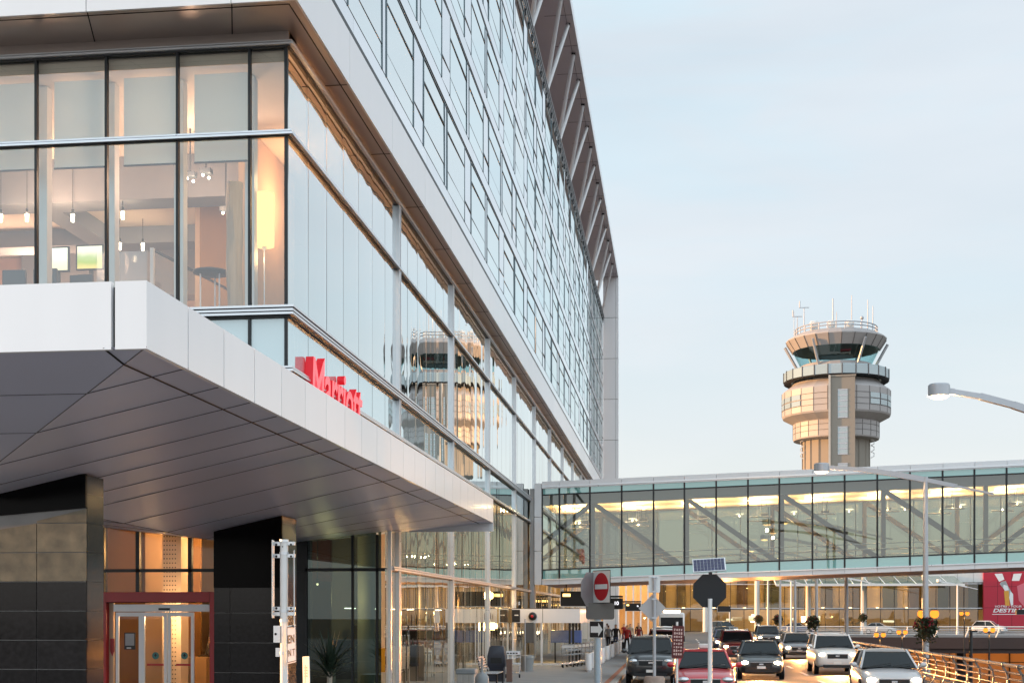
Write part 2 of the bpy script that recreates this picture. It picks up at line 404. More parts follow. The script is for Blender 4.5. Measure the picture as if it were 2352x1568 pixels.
# slab: soffit and white fascia band under the rooms
XS, YS = -7.21, 25.0
mb = MB(soffit_bronze, seam_dark)
mb.face([(-34, YS, 14.27), (XS, YS, 14.27), (XP, Y0, 14.27), (-34, Y0, 14.27)])
mb.face([(XS, YS, 14.27), (XS, YE, 14.27), (XP, YE, 14.27), (XP, Y0, 14.27)])
mb.m(1)
for k in range(6):
    x = -8.51-2.92*k; mb.beam((x+.0, YS+.05, 14.266), (x-.45, Y0, 14.266), .024, .006); mb.box(x-.001, x+.001, YS+.05, YS+.06, 14.262, 14.268)
mb.box(-34, XS-.22, YS+.20, YS+.225, 14.262, 14.268); mb.box(XS-.225, XS-.2, YS+.2, YE, 14.262, 14.268)
for k in range(24):
    y = 29.2+4.5*k; mb.box(XP, XS, y-.014, y+.014, 14.262, 14.268)
mb.build('slab_soffit', hotel, smooth=False)
mb = MB(white_panel, seam_dark)
xs = [XS]+[-8.51-2.92*k for k in range(7)]
for a, b in zip(xs[:-1], xs[1:]): mb.box(b+.008, a-(.008 if a != XS else 0), YS, YS+.05, 14.25, 15.42)
ys = [YS+.051]+[29.2+4.5*k for k in range(24)]
for a, b in zip(ys[:-1], ys[1:]): mb.box(XS-.05, XS, a+(.010 if a > 26 else 0), b-.010, 14.25, 15.42)
mb.m(1).box(-30, XS-.06, YS+.06, YE, 14.30, 15.40)
mb.build('fascia', hotel, smooth=False)
# ---- tower curtain wall
XT = -7.25
FH = 3.17; ZB = 15.46
mb = MB(frame_black, glass_vent, plaster_pink)
mb.m(2).box(-30.4, -30.01, YS, YE, .15, 36.1); mb.box(-30, -26, Y0, Y0+.2, .15, 14.2); mb.box(-30, XP-.2, YE-.2, YE, 0, 15.4); mb.m(0)
mb.box(XT-.3, XS-.004, YS, YE, 15.42, 15.545)
mb.m(1)
for k in range(5):
    z = ZB+FH*k
    for j in range(24):
        y = 25.2+4.5*j; mb.box(XT-.04, XT-.004, y+.006, y+4.494, z+.09, z+.53)
mb.m(2); mb.box(-30, XT-.3, YS+.6, YE, 15.5, 33); mb.box(-30, XT-.02, YS, YS+.6, 15.5, 33)
mb.build('wall', hotel, smooth=False)
cells = []
for k in range(5):
    off = 0 if k % 2 == 0 else 4.5
    base = 33.17-9.0*1+off
    for b in range(-1, 13):
        yb = base+9.0*b
        cells += [(k, yb, 3.5, 'w'), (k, yb+3.5, 1.5, 'n'), (k, yb+5.0, 3.5, 'w'), (k, yb+8.5, .5, 's')]
cells = [c_ for c_ in cells if c_[1] >= 25.05 and c_[1]+c_[2] <= YE-.3]
cells.sort(key=lambda c_: c_[1]-3*c_[0])
def win_bits(k, y, w, t):
    z0 = ZB+FH*k+.545; z1 = ZB+FH*(k+1)
    g = MB(R.choice((glass_tower, glass_tower, glass_tower_b, glass_tower_c)) if t == 'w' else glass_vent); f = MB(frame_black, frame_teal)
    ti = R.uniform(-.009, .009); tj = R.uniform(-.006, .006)
    def gp(a, b):
        g.face([(XT+ti, y+.03, a+.012), (XT-ti, y+w-.03, a+.012), (XT-ti+tj, y+w-.03, b-.012), (XT+ti+tj, y+.03, b-.012)])
    f.m(1); f.box(XT-.05, XT+.018, y-.02, y+.02, z0, z1-.07)
    f.m(0); f.box(XT-.05, XT+.014, y+.024, y+w-.024, z1-.085, z1-.02)
    if t == 'w':
        gp(z0, z0+.62); gp(z0+.62, z0+1.86); gp(z0+1.86, z1-.09)
        f.box(XT-.05, XT+.006, y+.03, y+w-.03, z0+.61, z0+.625); f.box(XT-.05, XT+.02, y+.03, y+w-.03, z0+1.84, z0+1.885)
    elif t == 'n':
        gp(z0, z0+.72); gp(z0+.72, z1-.09)
        f.box(XT-.05, XT+.02, y+.03, y+w-.03, z0+.70, z0+.745)
    else: gp(z0, z1-.09)
    return g, f
cnt = {'w': 0, 'n': 0, 's': 0}; extra = None
for k, y, w, t in cells:
    g, f = win_bits(k, y, w, t); cnt[t] += 1
    lim = 96 if t == 'w' else 40
    if cnt[t] <= lim and t != 's':
        o = g.build('window' if t == 'w' else 'vent_panel', hotel, smooth=False, recalc=False); f.build('frame', o)
    else:
        if extra is None: extra = MB(glass_tower, glass_vent, frame_black, frame_teal)
        for src, mp_ in ((g, {0: 0 if t == 'w' else 1}), (f, {0: 2, 1: 3})):
            for fc, mi in zip(src.f, src.mi): extra.m(mp_[mi]).face([src.v[q] for q in fc])
tag(extra.build('window', hotel, smooth=False, recalc=False), kind='stuff')
# railing-like louvres above the top floor, eave and struts
ZT = ZB+FH*5
mb = MB(alu_light, frame_black, glass_vent)
mb.m(2).box(XT-.04, XT, YS, YE, ZT+.02, ZT+.30)
for k in range(5):
    mb.m(k % 2).box(XT-.04, XT+.03+.012*k, YS, YE, ZT+.32+.13*k, ZT+.37+.13*k)
mb.m(1)
for j in range(72): mb.box(XT-.05, XT+.05, YS+.3+1.5*j, YS+.34+1.5*j, ZT+.02, ZT+.9)
mb.build('louvre', hotel, smooth=False)
XO = -5.8; ZE = 36.1
mb = MB(eave_grey, white_panel, seam_dark)
mb.box(-30, XO-.03, YS, YE+1.2, ZE, ZE+.25); mb.m(1).box(XO-.03, XO, YS, YE+1.2, ZE-.02, ZE+.55)
mb.m(2)
for j in range(27): mb.box(-7.4, XO-.05, 26+4.1*j-.02, 26+4.1*j+.02, ZE-.006, ZE+.01)
mb.box(XO-.42, XO-.40, YS, YE, ZE-.006, ZE+.01)
mb.build('roof_eave', hotel, smooth=False)
mb = MB(eave_grey); mb.box(-30, -8.6, YS+.6, YE, 33, 36.1); mb.build('penthouse_wall', hotel, smooth=False)
for j in range(14):
    yb = 35.0+8.1*j
    for sgn in (-1, 1):
        m_ = MB(white_metal, frame_dark)
        p0 = (XT-.05, yb+.18*sgn, ZT+.85); p1 = (XO-.35, yb+2.02*sgn-1.2, ZE-.02)
        m_.tube(p0, p1, .12, n=10)
        m_.m(1).box(p1[0]-.12, p1[0]+.12, p1[1]-.1, p1[1]+.1, ZE-.10, ZE-.003)
        if yb+2.02*sgn < YE: m_.build('strut', hotel)
# end fin that closes the eave
mb = MB(white_panel, seam_dark)
for k in range(9):
    z0 = 36.1-4.05*(k+1)
    mb.m(0).box(-7.3, XO-.27, YE, YE+1.2, z0+.03, z0+4.04); mb.box(XO-.25, XO, YE, YE+1.2, z0+.03, z0+4.04)
mb.m(1).box(-7.2, XO-.06, YE+.05, YE+1.1, 0, 36.0)
mb.build('end_fin', hotel, smooth=False)
# floors, rear walls behind the glass
mb = MB(carpet, plaster_warm, ceiling_white)
mb.box(-30, XP-.12, Y0+.12, YE, 8.40, 8.74)
mb.m(2).box(-30, XP-.12, Y0+.12, YE, 13.72, 13.95)
mb.build('floor', hotel, smooth=False)
mb = MB(plaster_pink, wood_warm, plaster_warm)
mb.box(-24, -23.8, Y0+.2, YE, 8.74, 13.72); mb.box(-24, -9.6, 60.0, 60.2, 8.74, 13.72)
mb.m(2).box(-13.2, -13.0, 40, YE, .15, 8.4); mb.m(1).box(-13.0, XP-.3, YE-.3, YE, .15, 8.4)
mb.m(0).box(-13, XP-.2, 36.2, YE, 7.2, 7.4)
mb.build('inner_wall', hotel, smooth=False)

# ================================================================ LOUNGE behind the end wall (z floor 8.74)
FZ = 8.74
mb = MB(plaster_warm, wood_warm, plaster_pink)
mb.m(2).box(-23.8, -12.2, 40.0, 40.2, FZ, 13.7)                # back wall
mb.m(0).box(-12.4, -12.2, 33.6, 40.0, FZ, 13.7)
mb.m(1).box(-12.2, -9.9, 33.4, 33.6, FZ, 13.7)
mb.m(0).box(-9.9, -9.75, 29.6, 33.6, FZ, 13.7)
mb.build('inner_wall', hotel, smooth=False)
mb = MB(bulkhead, ceiling_white, plaster_warm)
mb.box(-20, -10.2, 31.5, 32.3, 12.65, 13.70); mb.box(-20, -10.2, 35.2, 36.0, 12.65, 13.7); mb.box(-11.0, -10.2, 32.3, 35.2, 12.65, 13.7)
mb.box(-16.0, -15.4, 32.3, 35.2, 12.65, 13.7); mb.m(1).box(-20, -11.0, 32.3, 35.2, 13.1, 13.2)
mb.m(0).box(-20, -12.2, 39.2, 40.0, 12.2, 13.7)
mb.build('ceiling_coffer', hotel, smooth=False)
for i in range(1, 5):
    x1 = XP-.79-PW*(i-1)-.06; x0 = x1-PW+.30
    m_ = MB(blind_cloth, frame_dark); m_.box(x0, x1-.09, Y0+.30, Y0+.304, 11.82, 13.62); m_.m(1).box(x0, x1-.09, Y0+.28, Y0+.32, 11.79, 11.82)
    o = m_.build('roller_blind', smooth=False)
    tag(o, ['pale roller blind beside the corner bay of the hotel lounge', 'pale roller blind one bay in from the corner lounge window', 'pale roller blind two bays in from the lounge corner', 'pale roller blind cut by the left edge of the lounge'][min(i-1, 3)], 'blind', 'roller blinds in the hotel lounge windows')
for i, (x, y) in enumerate(((-8.62, 27.2), (-10.15, 27.2), (-11.65, 27.2), (-13.15, 27.2))):
    m_ = MB(off_white); m_.box(x-.30, x-.10, y-.12, y+.12, FZ, 13.7); m_.build('inner_post', hotel, smooth=False)
# log column
lc = MB(bark)
for k in range(1):
    px, py = gx(539, 29.3), gy(539, 29.3)
    rings = []
    for j in range(14):
        z = FZ+(11.9-FZ)*j/13
        rings.append([(px+math.cos(2*PI*q/14)*(.17+.02*math.sin(q*2.1+j*.5))+.015*math.sin(j), py+math.sin(2*PI*q/14)*(.17+.02*math.cos(q*1.7+j*.7)), z) for q in range(14)])
    lc.loft(rings)
tag(lc.build('log_column'), 'rough pale tree-trunk column beside the bar table in the lounge', 'column')
# floor lamp in the corner
lx, ly = gx(607, 28.3), gy(607, 28.3)
fl = thing('floor_lamp', 'tall floor lamp with glowing cylinder shade in the corner lounge window', 'floor lamp', (lx, ly, FZ))
m_ = MB(shade_lit, alu); m_.lathe((lx, ly, 0), [(.205, 10.25), (.21, 10.28), (.21, 11.32), (.205, 11.36)], 28); m_.m(1).lathe((lx, ly, 10.19), [(.001, 0), (.05, .0), (.05, .05), (.001, .055)], 12); m_.build('lamp_shade', fl)
m_ = MB(alu_light); m_.tube((lx, ly, FZ+.03), (lx, ly, 10.22), .014); m_.build('stem', fl)
m_ = MB(alu); m_.lathe((lx, ly, FZ), [(.001, .0), (.17, .0), (.17, .02), (.02, .035), (.001, .035)], 20); m_.build('base', fl)
lamp('floor_lamp_glow', (lx, ly-.02, 10.0), 14, (1, .58, .24), .2, fl); lamp('floor_lamp_glow', (lx+.1, ly+.30, 11.7), 16, (1, .62, .28), .2, fl)
# bar table and stool
bx, by = gx(486, 29.6), gy(486, 29.6)
bt = thing('bar_table', 'round dark high table by the log column in the lounge', 'table', (bx, by, FZ))
m_ = MB(dark_furn); m_.lathe((bx, by, FZ+1.24), [(.001, 0), (.30, 0), (.40, .03), (.41, .06), (.40, .075), (.001, .075)], 28); m_.build('table_top', bt)
for sx, sy in ((-.2, -.15), (.22, -.12), (0, .22)):
    m_ = MB(alu); m_.tube((bx+sx, by+sy, FZ), (bx+sx, by+sy, FZ+1.25), .018); m_.build('leg', bt)
st = thing('bar_stool', 'round grey stool under the high lounge table', 'stool', (bx+.05, by-.1, FZ))
m_ = MB(dark_furn); m_.lathe((bx+.05, by-.1, FZ+.36), [(.001, 0), (.24, 0), (.25, .05), (.2, .10), (.001, .11)], 20); m_.build('seat', st)
m_ = MB(alu)
for a in range(4):
    t = a*PI/2+.4; m_.tube((bx+.05+.2*math.cos(t), by-.1+.2*math.sin(t), FZ), (bx+.05+.15*math.cos(t), by-.1+.15*math.sin(t), FZ+.37), .014)
m_.build('frame', st)
# screens on the back bar wall
def screen_mat(name, cols, s):
    m, nt, out = _new(name)
    tc = N(nt, 'ShaderNodeTexCoord'); no = N(nt, 'ShaderNodeTexNoise'); no.inputs['Scale'].default_value = 2.2; no.inputs['Detail'].default_value = 3
    sx = N(nt, 'ShaderNodeSeparateXYZ'); L(nt, tc.outputs['Generated'], sx.inputs[0]); L(nt, tc.outputs['Object'], no.inputs['Vector'])
    ad = N(nt, 'ShaderNodeMath', operation='MULTIPLY_ADD'); ad.inputs[1].default_value = .45; L(nt, no.outputs['Fac'], ad.inputs[0]); L(nt, sx.outputs['Z'], ad.inputs[2])
    cr = N(nt, 'ShaderNodeValToRGB'); e = cr.color_ramp
    e.elements[0].position = .2; e.elements[0].color = c4(cols[0]); e.elements[1].position = 1.0; e.elements[1].color = c4(cols[-1])
    for i, cc in enumerate(cols[1:-1]): el = e.elements.new(.2+.8*(i+1)/(len(cols)-1)); el.color = c4(cc)
    L(nt, ad.outputs[0], cr.inputs[0]); em = N(nt, 'ShaderNodeEmission'); em.inputs[1].default_value = s
    L(nt, cr.outputs[0], em.inputs[0]); L(nt, em.outputs[0], out.inputs[0]); return m
sc_a = screen_mat('screen_pale', [(.7, .62, .4), (.8, .76, .5), (.9, .9, .72)], .95*LS)
sc_b = screen_mat('screen_field', [(.75, .55, .18), (.34, .42, .10), (.40, .48, .2), (.8, .74, .55)], .9*LS)
for (u0, u1, v0, v1), sm, lab in (((78, 132, 555, 607), sc_a, 'lit screen with a pale picture in the lounge bar'), ((156, 217, 553, 605), sc_b, 'lit screen showing a green field in the lounge bar')):
    d = 34.5; xa, xb = gx(u0, d), gx(u1, d); za, zb = gz(v1, d), gz(v0, d); yy = 33.4
    s_ = thing('wall_screen', lab, 'screen', ((xa+xb)/2, yy, za), group='lit screens in the hotel lounge')
    m_ = MB(frame_black); m_.box(xa-.04, xb+.04, yy, yy+.07, za-.04, zb+.04); m_.build('bezel', s_, bevel=.008)
    m_ = MB(sm); m_.face([(xa, yy-.004, za), (xb, yy-.004, za), (xb, yy-.004, zb), (xa, yy-.004, zb)]); m_.build('display', s_, smooth=False)
    m_ = MB(dark_furn); m_.box((xa+xb)/2-.05, (xa+xb)/2+.05, yy+.07, yy+.12, FZ, (za+zb)/2); m_.build('stand', s_)
m_ = MB(dark_furn, wood_warm); m_.box(-16, gx(300, 34.5), 33.55, 33.9, 9.9, 11.0); m_.m(1).box(-16, gx(300, 34.5), 33.0, 33.5, FZ, 9.75)
tag(m_.build('back_bar', bevel=.01), 'dark back bar counter under the lounge screens', 'counter')
# pendants
pend = [(2, 500, 33), (62, 499, 33), (110, 499, 33), (167, 500, 33), (282, 494, 33), (275, 565, 36), (328, 566, 36)]
pl = ['pendant at the left edge of the lounge', 'pendant behind the first lounge mullion', 'pendant above the pale lounge screen', 'pendant above the lounge screen with the green field', 'highest pendant by itself in the third lounge bay', 'low pendant near the dark box by the lounge stair', 'low pendant nearest the glass stair rail of the lounge']
for (u, v, d), lb in zip(pend, pl):
    x, y, z = P(u, v, d)
    t_ = thing('pendant_light', 'small glowing '+lb, 'pendant light', (x, y, z), group='pendants in the hotel lounge')
    m_ = MB(lamp_white); m_.lathe((x, y, z-.14), [(.001, .04), (.035, .04), (.042, .22), (.001, .23)], 12); m_.build('bulb', t_)
    m_ = MB(frame_dark); m_.tube((x, y, z+.13), (x, y, 13.7), .008, n=6); m_.tube((x, y, z+.125), (x, y, z+.2), .03, n=8); m_.build('cord', t_)
    lamp('pendant_glow', (x, y-.12, z-.05), 7, (1, .66, .38), .06, t_)
for k, (u, v, d) in enumerate(((196, 441, 33.6), (430, 410, 31), (466, 402, 31), (512, 489, 32))):
    x, y, z = P(u, v, d)
    t_ = thing('spotlight', ['twin spotlight in the lounge ceiling coffer', 'left spotlight on the lounge ceiling track', 'right spotlight on the lounge ceiling track', 'spotlight beside the log column'][k], 'spotlight', (x, y, z), group='lounge ceiling spotlights')
    m_ = MB(lamp_white); m_.ball((x, y, z), .03, 6); m_.ball((x+.1, y+.12, z-.03), .03, 6); m_.build('bulb', t_)
    m_ = MB(dark_furn); m_.box(x-.08, x+.18, y-.02, y+.16, z+.05, z+.16); m_.tube((x+.05, y+.06, z+.16), (x+.05, y+.06, 13.72), .02, n=8); m_.build('housing', t_)
    lamp('spotlight_glow', (x+.05, y-.05, z-.12), 9, (1, .7, .45), .08, t_)
for k, (u, d) in enumerate(((92, 29.5), (130, 31), (176, 30), (232, 31.5), (20, 29.6))):
    x, y = gx(u, d), gy(u, d)
    t_ = thing('lounge_chair', 'dark lounge chair '+['below the pale screen', 'second from the left mullion of the second bay', 'below the screen with the green field', 'behind the mullion of the third bay', 'at the left edge of the lounge'][k], 'chair', (x, y, FZ), group='dark chairs in the hotel lounge')
    m_ = MB(dark_furn); m_.box(x-.28, x+.28, y-.28, y+.28, FZ+.62, FZ+.76); m_.build('seat', t_, bevel=.03)
    m_ = MB(dark_furn); m_.box(x-.28, x+.28, y+.22, y+.30, FZ+.76, FZ+1.42+.05*(k % 2)); m_.build('backrest', t_, bevel=.03)
    for sx in (-.22, .22):
        for sy in (-.22, .22): m_ = MB(alu); m_.tube((x+sx, y+sy, FZ), (x+sx, y+sy, FZ+.63), .018, n=6); m_.build('leg', t_)
# stair glass balustrade
gr = thing('glass_balustrade', 'clear glass stair rail with one pale post in the lounge', 'balustrade', (gx(356, 29.5), gy(356, 29.5), FZ))
x0, y0 = gx(350, 29.5), gy(350, 29.5)
m_ = MB(glass_clear); m_.face([(x0, y0, FZ), (x0+1.5, y0+3.4, FZ), (x0+1.5, y0+3.4, FZ+1.15), (x0, y0, FZ+1.75)]); m_.face([(x0-1.3, y0, FZ), (x0, y0, FZ), (x0, y0, FZ+1.75), (x0-1.3, y0, FZ+1.75)]); m_.build('glass_pane', gr, smooth=False)
m_ = MB(white_metal); m_.box(x0-.04, x0+.04, y0-.04, y0+.04, FZ, FZ+1.8); m_.build('post', gr)
m_ = MB(dark_furn); m_.beam((x0, y0, FZ+1.78), (x0+1.5, y0+3.4, FZ+1.18), .04, .05); m_.build('handrail', gr)
lamp('lounge_light', (-15, 30.4, 11.9), 240, (1, .60, .38), .5, hotel); lamp('lounge_light', (-11, 29.5, 12.4), 170, (1, .62, .42), .5, hotel); lamp('lounge_light', (-18, 36, 11.8), 340, (1, .60, .38), .5, hotel)
lamp('lounge_light', (-8.9, 31.5, 12.4), 130, (1, .50, .22), .4, hotel)
# ================================================================ ENTRANCE CANOPY
cano = thing('entrance_canopy', 'white entrance canopy with folded dark grey soffit carried on black stone piers', 'canopy', (-10.5, 25, 4.3))
XC, YC, YCE, XCL = -5.1, 12.5, 37.3, -17.0
def valley(y):
    pts = [(12.5, -9.4, 4.15), (16.8, -9.4, 4.15), (27, -9.8, 4.08), (37.3, -11, 4.52)]
    for a, b in zip(pts[:-1], pts[1:]):
        if y <= b[0]:
            t = (y-a[0])/(b[0]-a[0]); return a[1]+t*(b[1]-a[1]), a[2]+t*(b[2]-a[2])
    return pts[-1][1:]
def soff(x, y):
    xv, zv = valley(y)
    z = 5.1+(zv-5.1)*(XC-x)/(XC-xv) if x >= xv else zv+.12*(xv-x)
    return max(z, 5.1-.222*(y-YC))
sof = MB(soffit_grey, seam_dark, seam_soft)
ysg = [YC+.25*k for k in range(0, 24)]+[18.5+1.5*k for k in range(0, 13)]+[YCE]
for ya, yb in zip(ysg[:-1], ysg[1:]):
    # each strip: fold points where the front slope meets the side slopes
    def strip(y):
        xv, zv = valley(y); zf = 5.1-.222*(y-YC)
        sl = (zv-5.1)/(XC-xv)
        if zf <= zv: return [XC, (XC+xv)/2, xv, (xv+XCL)/2, XCL], None
        xr = XC-(zf-5.1)/sl; xl = xv-(zf-zv)/.12
        return [XC, xr, (xr+xl)/2, max(xl, XCL+.01), XCL], zf
    a, za = strip(ya); b, zb = strip(yb)
    pa = [(x, ya, soff(x, ya)) for x in a]; pb = [(x, yb, soff(x, yb)) for x in b]
    for i in range(4): sof.face([pa[i+1], pa[i], pb[i], pb[i+1]])
sof.m(1)
def seam(pts, w=.012):
    for p, q in zip(pts[:-1], pts[1:]): sof.beam((p[0], p[1], p[2]-.004), (q[0], q[1], q[2]-.004), w, .008)
def sline(x0, y0, x1, y1, n=10): return [(x0+(x1-x0)*k/n, y0+(y1-y0)*k/n, soff(x0+(x1-x0)*k/n, y0+(y1-y0)*k/n)) for k in range(n+1)]
seam(sline(XC-.40, YC+.40, XC-.40, YCE, 24), .022); seam(sline(XC-.40, YC+.40, XC-.44, YC, 2), .022)
for k in range(1, 22):
    y = YC+1.12*k; t = min(y-YC, 4.3)
    sof.m(2)
    if k % 2 or k < 8:
        xe = XC-t if y < 16.8 else valley(y)[0]
        seam(sline(XC, y, xe, y, 6), .004 if k % 3 else .006)
        if y < 16.8: seam(sline(xe, y, XCL, y, 8), .006)
        elif y > 19: seam(sline(xe, y, XCL, y, 6), .004)
sof.m(2)
seam([(valley(y)[0], y, valley(y)[1]) for y in [17+1.5*k for k in range(14)]], .010)
seam(sline(XC, YC, XC-4.3, YC+4.3, 8), .006)
sof.build('soffit', cano, smooth=False, recalc=False)
m_ = MB(white_panel, seam_dark)
fy = [YC+.06]+[YC+1.12*k for k in range(1, 22)]+[YCE]
for n_, (a, b) in enumerate(zip(fy[:-1], fy[1:])):
    g = .014 if n_ in (0, 2) else .008
    m_.box(XC-.06, XC, a+(g if n_ else 0), b-g, 5.08, 5.74)
for a, b, g in ((XC, -5.44, .02), (-5.44, -8.2, .02), (-8.2, -11, .01), (-11, -14, .01), (-14, XCL, .01)):
    m_.box(b+g, a-(g if a != XC else 0), YC, YC+.06, 5.08, 5.74)
m_.m(1).box(XCL, XC-.07, YC+.07, YCE-.05, 5.13, 5.70)
m_.m(0).box(XP+.02, XC, YCE-.05, YCE, 4.84, 5.74)
m_.build('fascia', cano, smooth=False, bevel=0)
# black stone piers under the canopy
def pier(name, lab, xr, y, w, dep, rows_, th, tw):
    t = thing(name, lab, 'pier', (xr-w/2, y+dep/2, .15), group='stone clad piers under the canopy')
    m = MB(granite_dark, granite_black, stone_tan, grout)
    zt = [soff(xr-w, y)-.02, soff(xr, y)-.02]
    m.m(3).prism([(xr-w+.02, y+.02, .15), (xr-.02, y+.02, .15), (xr-.02, y+.02, zt[1]-.05), (xr-w+.02, y+.02, zt[0]-.05)], (0, dep-.04, 0))
    nx = int(math.ceil(w/tw))
    for j in range(rows_):
        z0 = .15+th*j
        for i in range(nx):
            x1 = xr-tw*i; x0 = max(xr-w, x1-tw)
            za, zb = z0, z0+th
            top = lambda x: soff(x, y)-.03-(.46 if name == 'stone_pier' and lab.startswith('near') else .0)
            if za > min(top(x0), top(x1)): continue
            z10 = min(zb-.004, top(x0)); z11 = min(zb-.004, top(x1))
            m.m(2 if (lab.startswith('near') and za > 2.93) else 0)
            m.prism([(x0+.006, y, za+.004), (x1-.006, y, za+.004), (x1-.006, y, z11-.004), (x0+.006, y, z10-.004)], (0, .02, 0))
        zb = min(z0+th-.004, soff(xr, y+dep)-.03)
        if z0 < soff(xr, y)-.05: m.m(0).prism([(xr, y+.022, z0), (xr, y+dep, z0), (xr, y+dep, zb), (xr, y+.022, zb)], (-.02, 0, 0))
    if lab.startswith('near'):
        a, b = soff(xr-w, y), soff(xr, y)
        m.m(1).prism([(xr-w, y-.02, a-.48), (xr-.004, y-.02, b-.48), (xr-.004, y-.02, b-.015), (xr-w, y-.02, a-.015)], (0, .05, 0))
    else:
        a, b = soff(xr-w, y), soff(xr, y)
        m.m(1).prism([(xr-w, y-.004, 3.05), (xr-.004, y-.004, 3.05), (xr-.004, y-.004, b-.015), (xr-w, y-.004, a-.015)], (0, .03, 0))
    m.build('stone_cladding', t, smooth=False); return t
pier('stone_pier', 'near stone pier with two tan tile rows above dark tiles at left edge', -8.04, 17.6, 2.4, .55, 11, .402, .72)
pier('stone_pier', 'black stone pier between the red framed doorway and the dark glazing', -7.84, 26.15, 1.42, 1.0, 8, .60, 1.08)

# ---------------------------------------------------------------- recessed entrance wall at Y=36
YW = 36.0
ent = thing('entrance_wall', 'dark framed glazed entrance wall recessed under the canopy', 'entrance', (-14.5, YW, .15))
m_ = MB(frame_black)
for u in (205, 292, 420, 492):
    x = gx(u, 36.8); m_.box(x-.055, x+.055, YW-.05, YW+.08, 3.14, 5.2)
for u in (700, 810, 868): x = gx(u, 36.8); m_.box(x-.03, x+.03, YW-.05, YW+.06, .15, 4.7)
m_.box(-17, XP-.05, YW-.05, YW+.08, 3.70, 3.79); m_.box(-12.6, -10.0, YW+.002, YW+.2, .15, 5.1)
m_.build('frame', ent)
for a, b in ((200, 292), (292, 420), (420, 495)):
    xa, xb = gx(a, 36.8)+.04, gx(b, 36.8)-.04
    for z0, z1 in ((3.15, 3.70), (3.79, 5.2)):
        m_ = MB(glass_door); m_.face([(xa, YW, z0), (xb, YW, z0), (xb, YW, z1), (xa, YW, z1)]); m_.build('window_pane', ent, smooth=False)
for a, b in ((700, 810), (810, 868), (868, 880)):
    xa, xb = gx(a, 36.8)+.03, gx(b, 36.8)-.03
    if xb > XP: xb = XP-.03
    for z0, z1 in ((.15, 3.70), (3.79, 5.0)):
        m_ = MB(glass_dark); m_.face([(xa, YW, z0), (xb, YW, z0), (xb, YW, z1), (xa, YW, z1)]); m_.build('window_pane', ent, smooth=False)
m_ = MB(granite_dark); m_.box(-24, -16.1, YW-.1, YW+.2, .15, 5.6); m_.build('wall', ent, smooth=False)
# red door frame and sliding doors
dr = thing('sliding_door', 'sliding glass entrance doors in a bold red portal frame', 'door', (-14.3, YW-.2, .15))
xa, xb = gx(205, 36.6), gx(490, 36.6)
m_ = MB(red_frame, seam_dark)
m_.box(xa, xa+.16, YW-.35, YW-.06, .15, 3.14); m_.box(xb-.22, xb, YW-.35, YW-.06, .15, 3.14); m_.box(xa+.16, xb-.22, YW-.35, YW-.06, 2.86, 3.14)
m_.m(1).box(xa+.16, xb-.22, YW-.33, YW-.07, 2.845, 2.858); m_.box(xb-.225, xb-.215, YW-.352, YW-.06, 2.87, 3.14)
m_.build('portal_frame', dr, bevel=.006)
xd0, xd1 = gx(232, 36.6), gx(474, 36.6)
m_ = MB(white_metal, frame_black); m_.box(xd0, xd1, YW-.22, YW-.06, 2.60, 2.80)
xm = (xd0+xd1)/2+.05; m_.m(1).box(xm-.16, xm+.16, YW-.25, YW-.22, 2.64, 2.70); m_.build('header', dr, bevel=.004)
m_ = MB(plaster_warm); m_.box(xa+.162, xd0-.02, YW-.16, YW-.1, .15, 2.845); m_.build('side_panel', dr, smooth=False)
us = [235, 300, 363, 428]
for i, (ua, ub) in enumerate(((236, 300), (300, 362), (364, 428))):
    pa, pb = gx(ua, 36.6), gx(ub, 36.6)
    lf = MB(white_metal)
    lf.box(pa, pa+.085, YW-.18, YW-.12, .15, 2.58); lf.box(pb-.085, pb, YW-.18, YW-.12, .15, 2.58); lf.box(pa+.085, pb-.085, YW-.18, YW-.12, 2.47, 2.58); lf.box(pa+.085, pb-.085, YW-.18, YW-.12, .15, .28)
    lo_ = lf.build('door_leaf', dr)
    g = MB(glass_door); g.face([(pa+.085, YW-.15, .28), (pb-.085, YW-.15, .28), (pb-.085, YW-.15, 2.47), (pa+.085, YW-.15, 2.47)]); g.build('glass_pane', lo_, smooth=False)
    if i:
        xc = (pa+pb)/2+(.03 if i == 1 else .1)
        d_ = MB(mat('decal_teal%d' % i, (.05, .20, .19), .5), sign_black, red_frame)
        d_.lathe((0, 0, 0), [(.001, 0), (.10, 0), (.10, .004), (.001, .004)], 20)
        d_.v = [(xc+p[0], YW-.155-p[2], 1.38+p[1]) for p in d_.v]
        d_.m(1).prism([(xc-.045, YW-.162, 1.375), (xc+.045, YW-.162, 1.375), (xc, YW-.162, 1.45)], (0, -.003, 0)); d_.box(xc-.012, xc+.012, YW-.165, YW-.162, 1.34, 1.376)
        d_.m(2).box(xc-.24, xc+.24, YW-.175, YW-.153, 1.10, 1.16)
        d_.build('decal', lo_, smooth=False)
pa = gx(258, 36.6)
m_ = MB(frame_black, poster_grey, poster_white); m_.box(pa, pa+.32, YW-.20, YW-.182, 1.55, 2.02); m_.m(1).box(pa+.03, pa+.29, YW-.204, YW-.201, 1.66, 1.99); m_.m(2).box(pa+.07, pa+.2, YW-.204, YW-.201, 1.575, 1.61); m_.build('notice_board', dr)
m_ = MB(red_frame); m_.prism([(xa+.20, YW-.165, 1.5), (xa+.26, YW-.165, 1.35), (xa+.32, YW-.165, 1.5), (xa+.32, YW-.165, 1.85), (xa+.20, YW-.165, 1.85)], (0, -.004, 0)); m_.build('arrow_decal', dr, smooth=False)
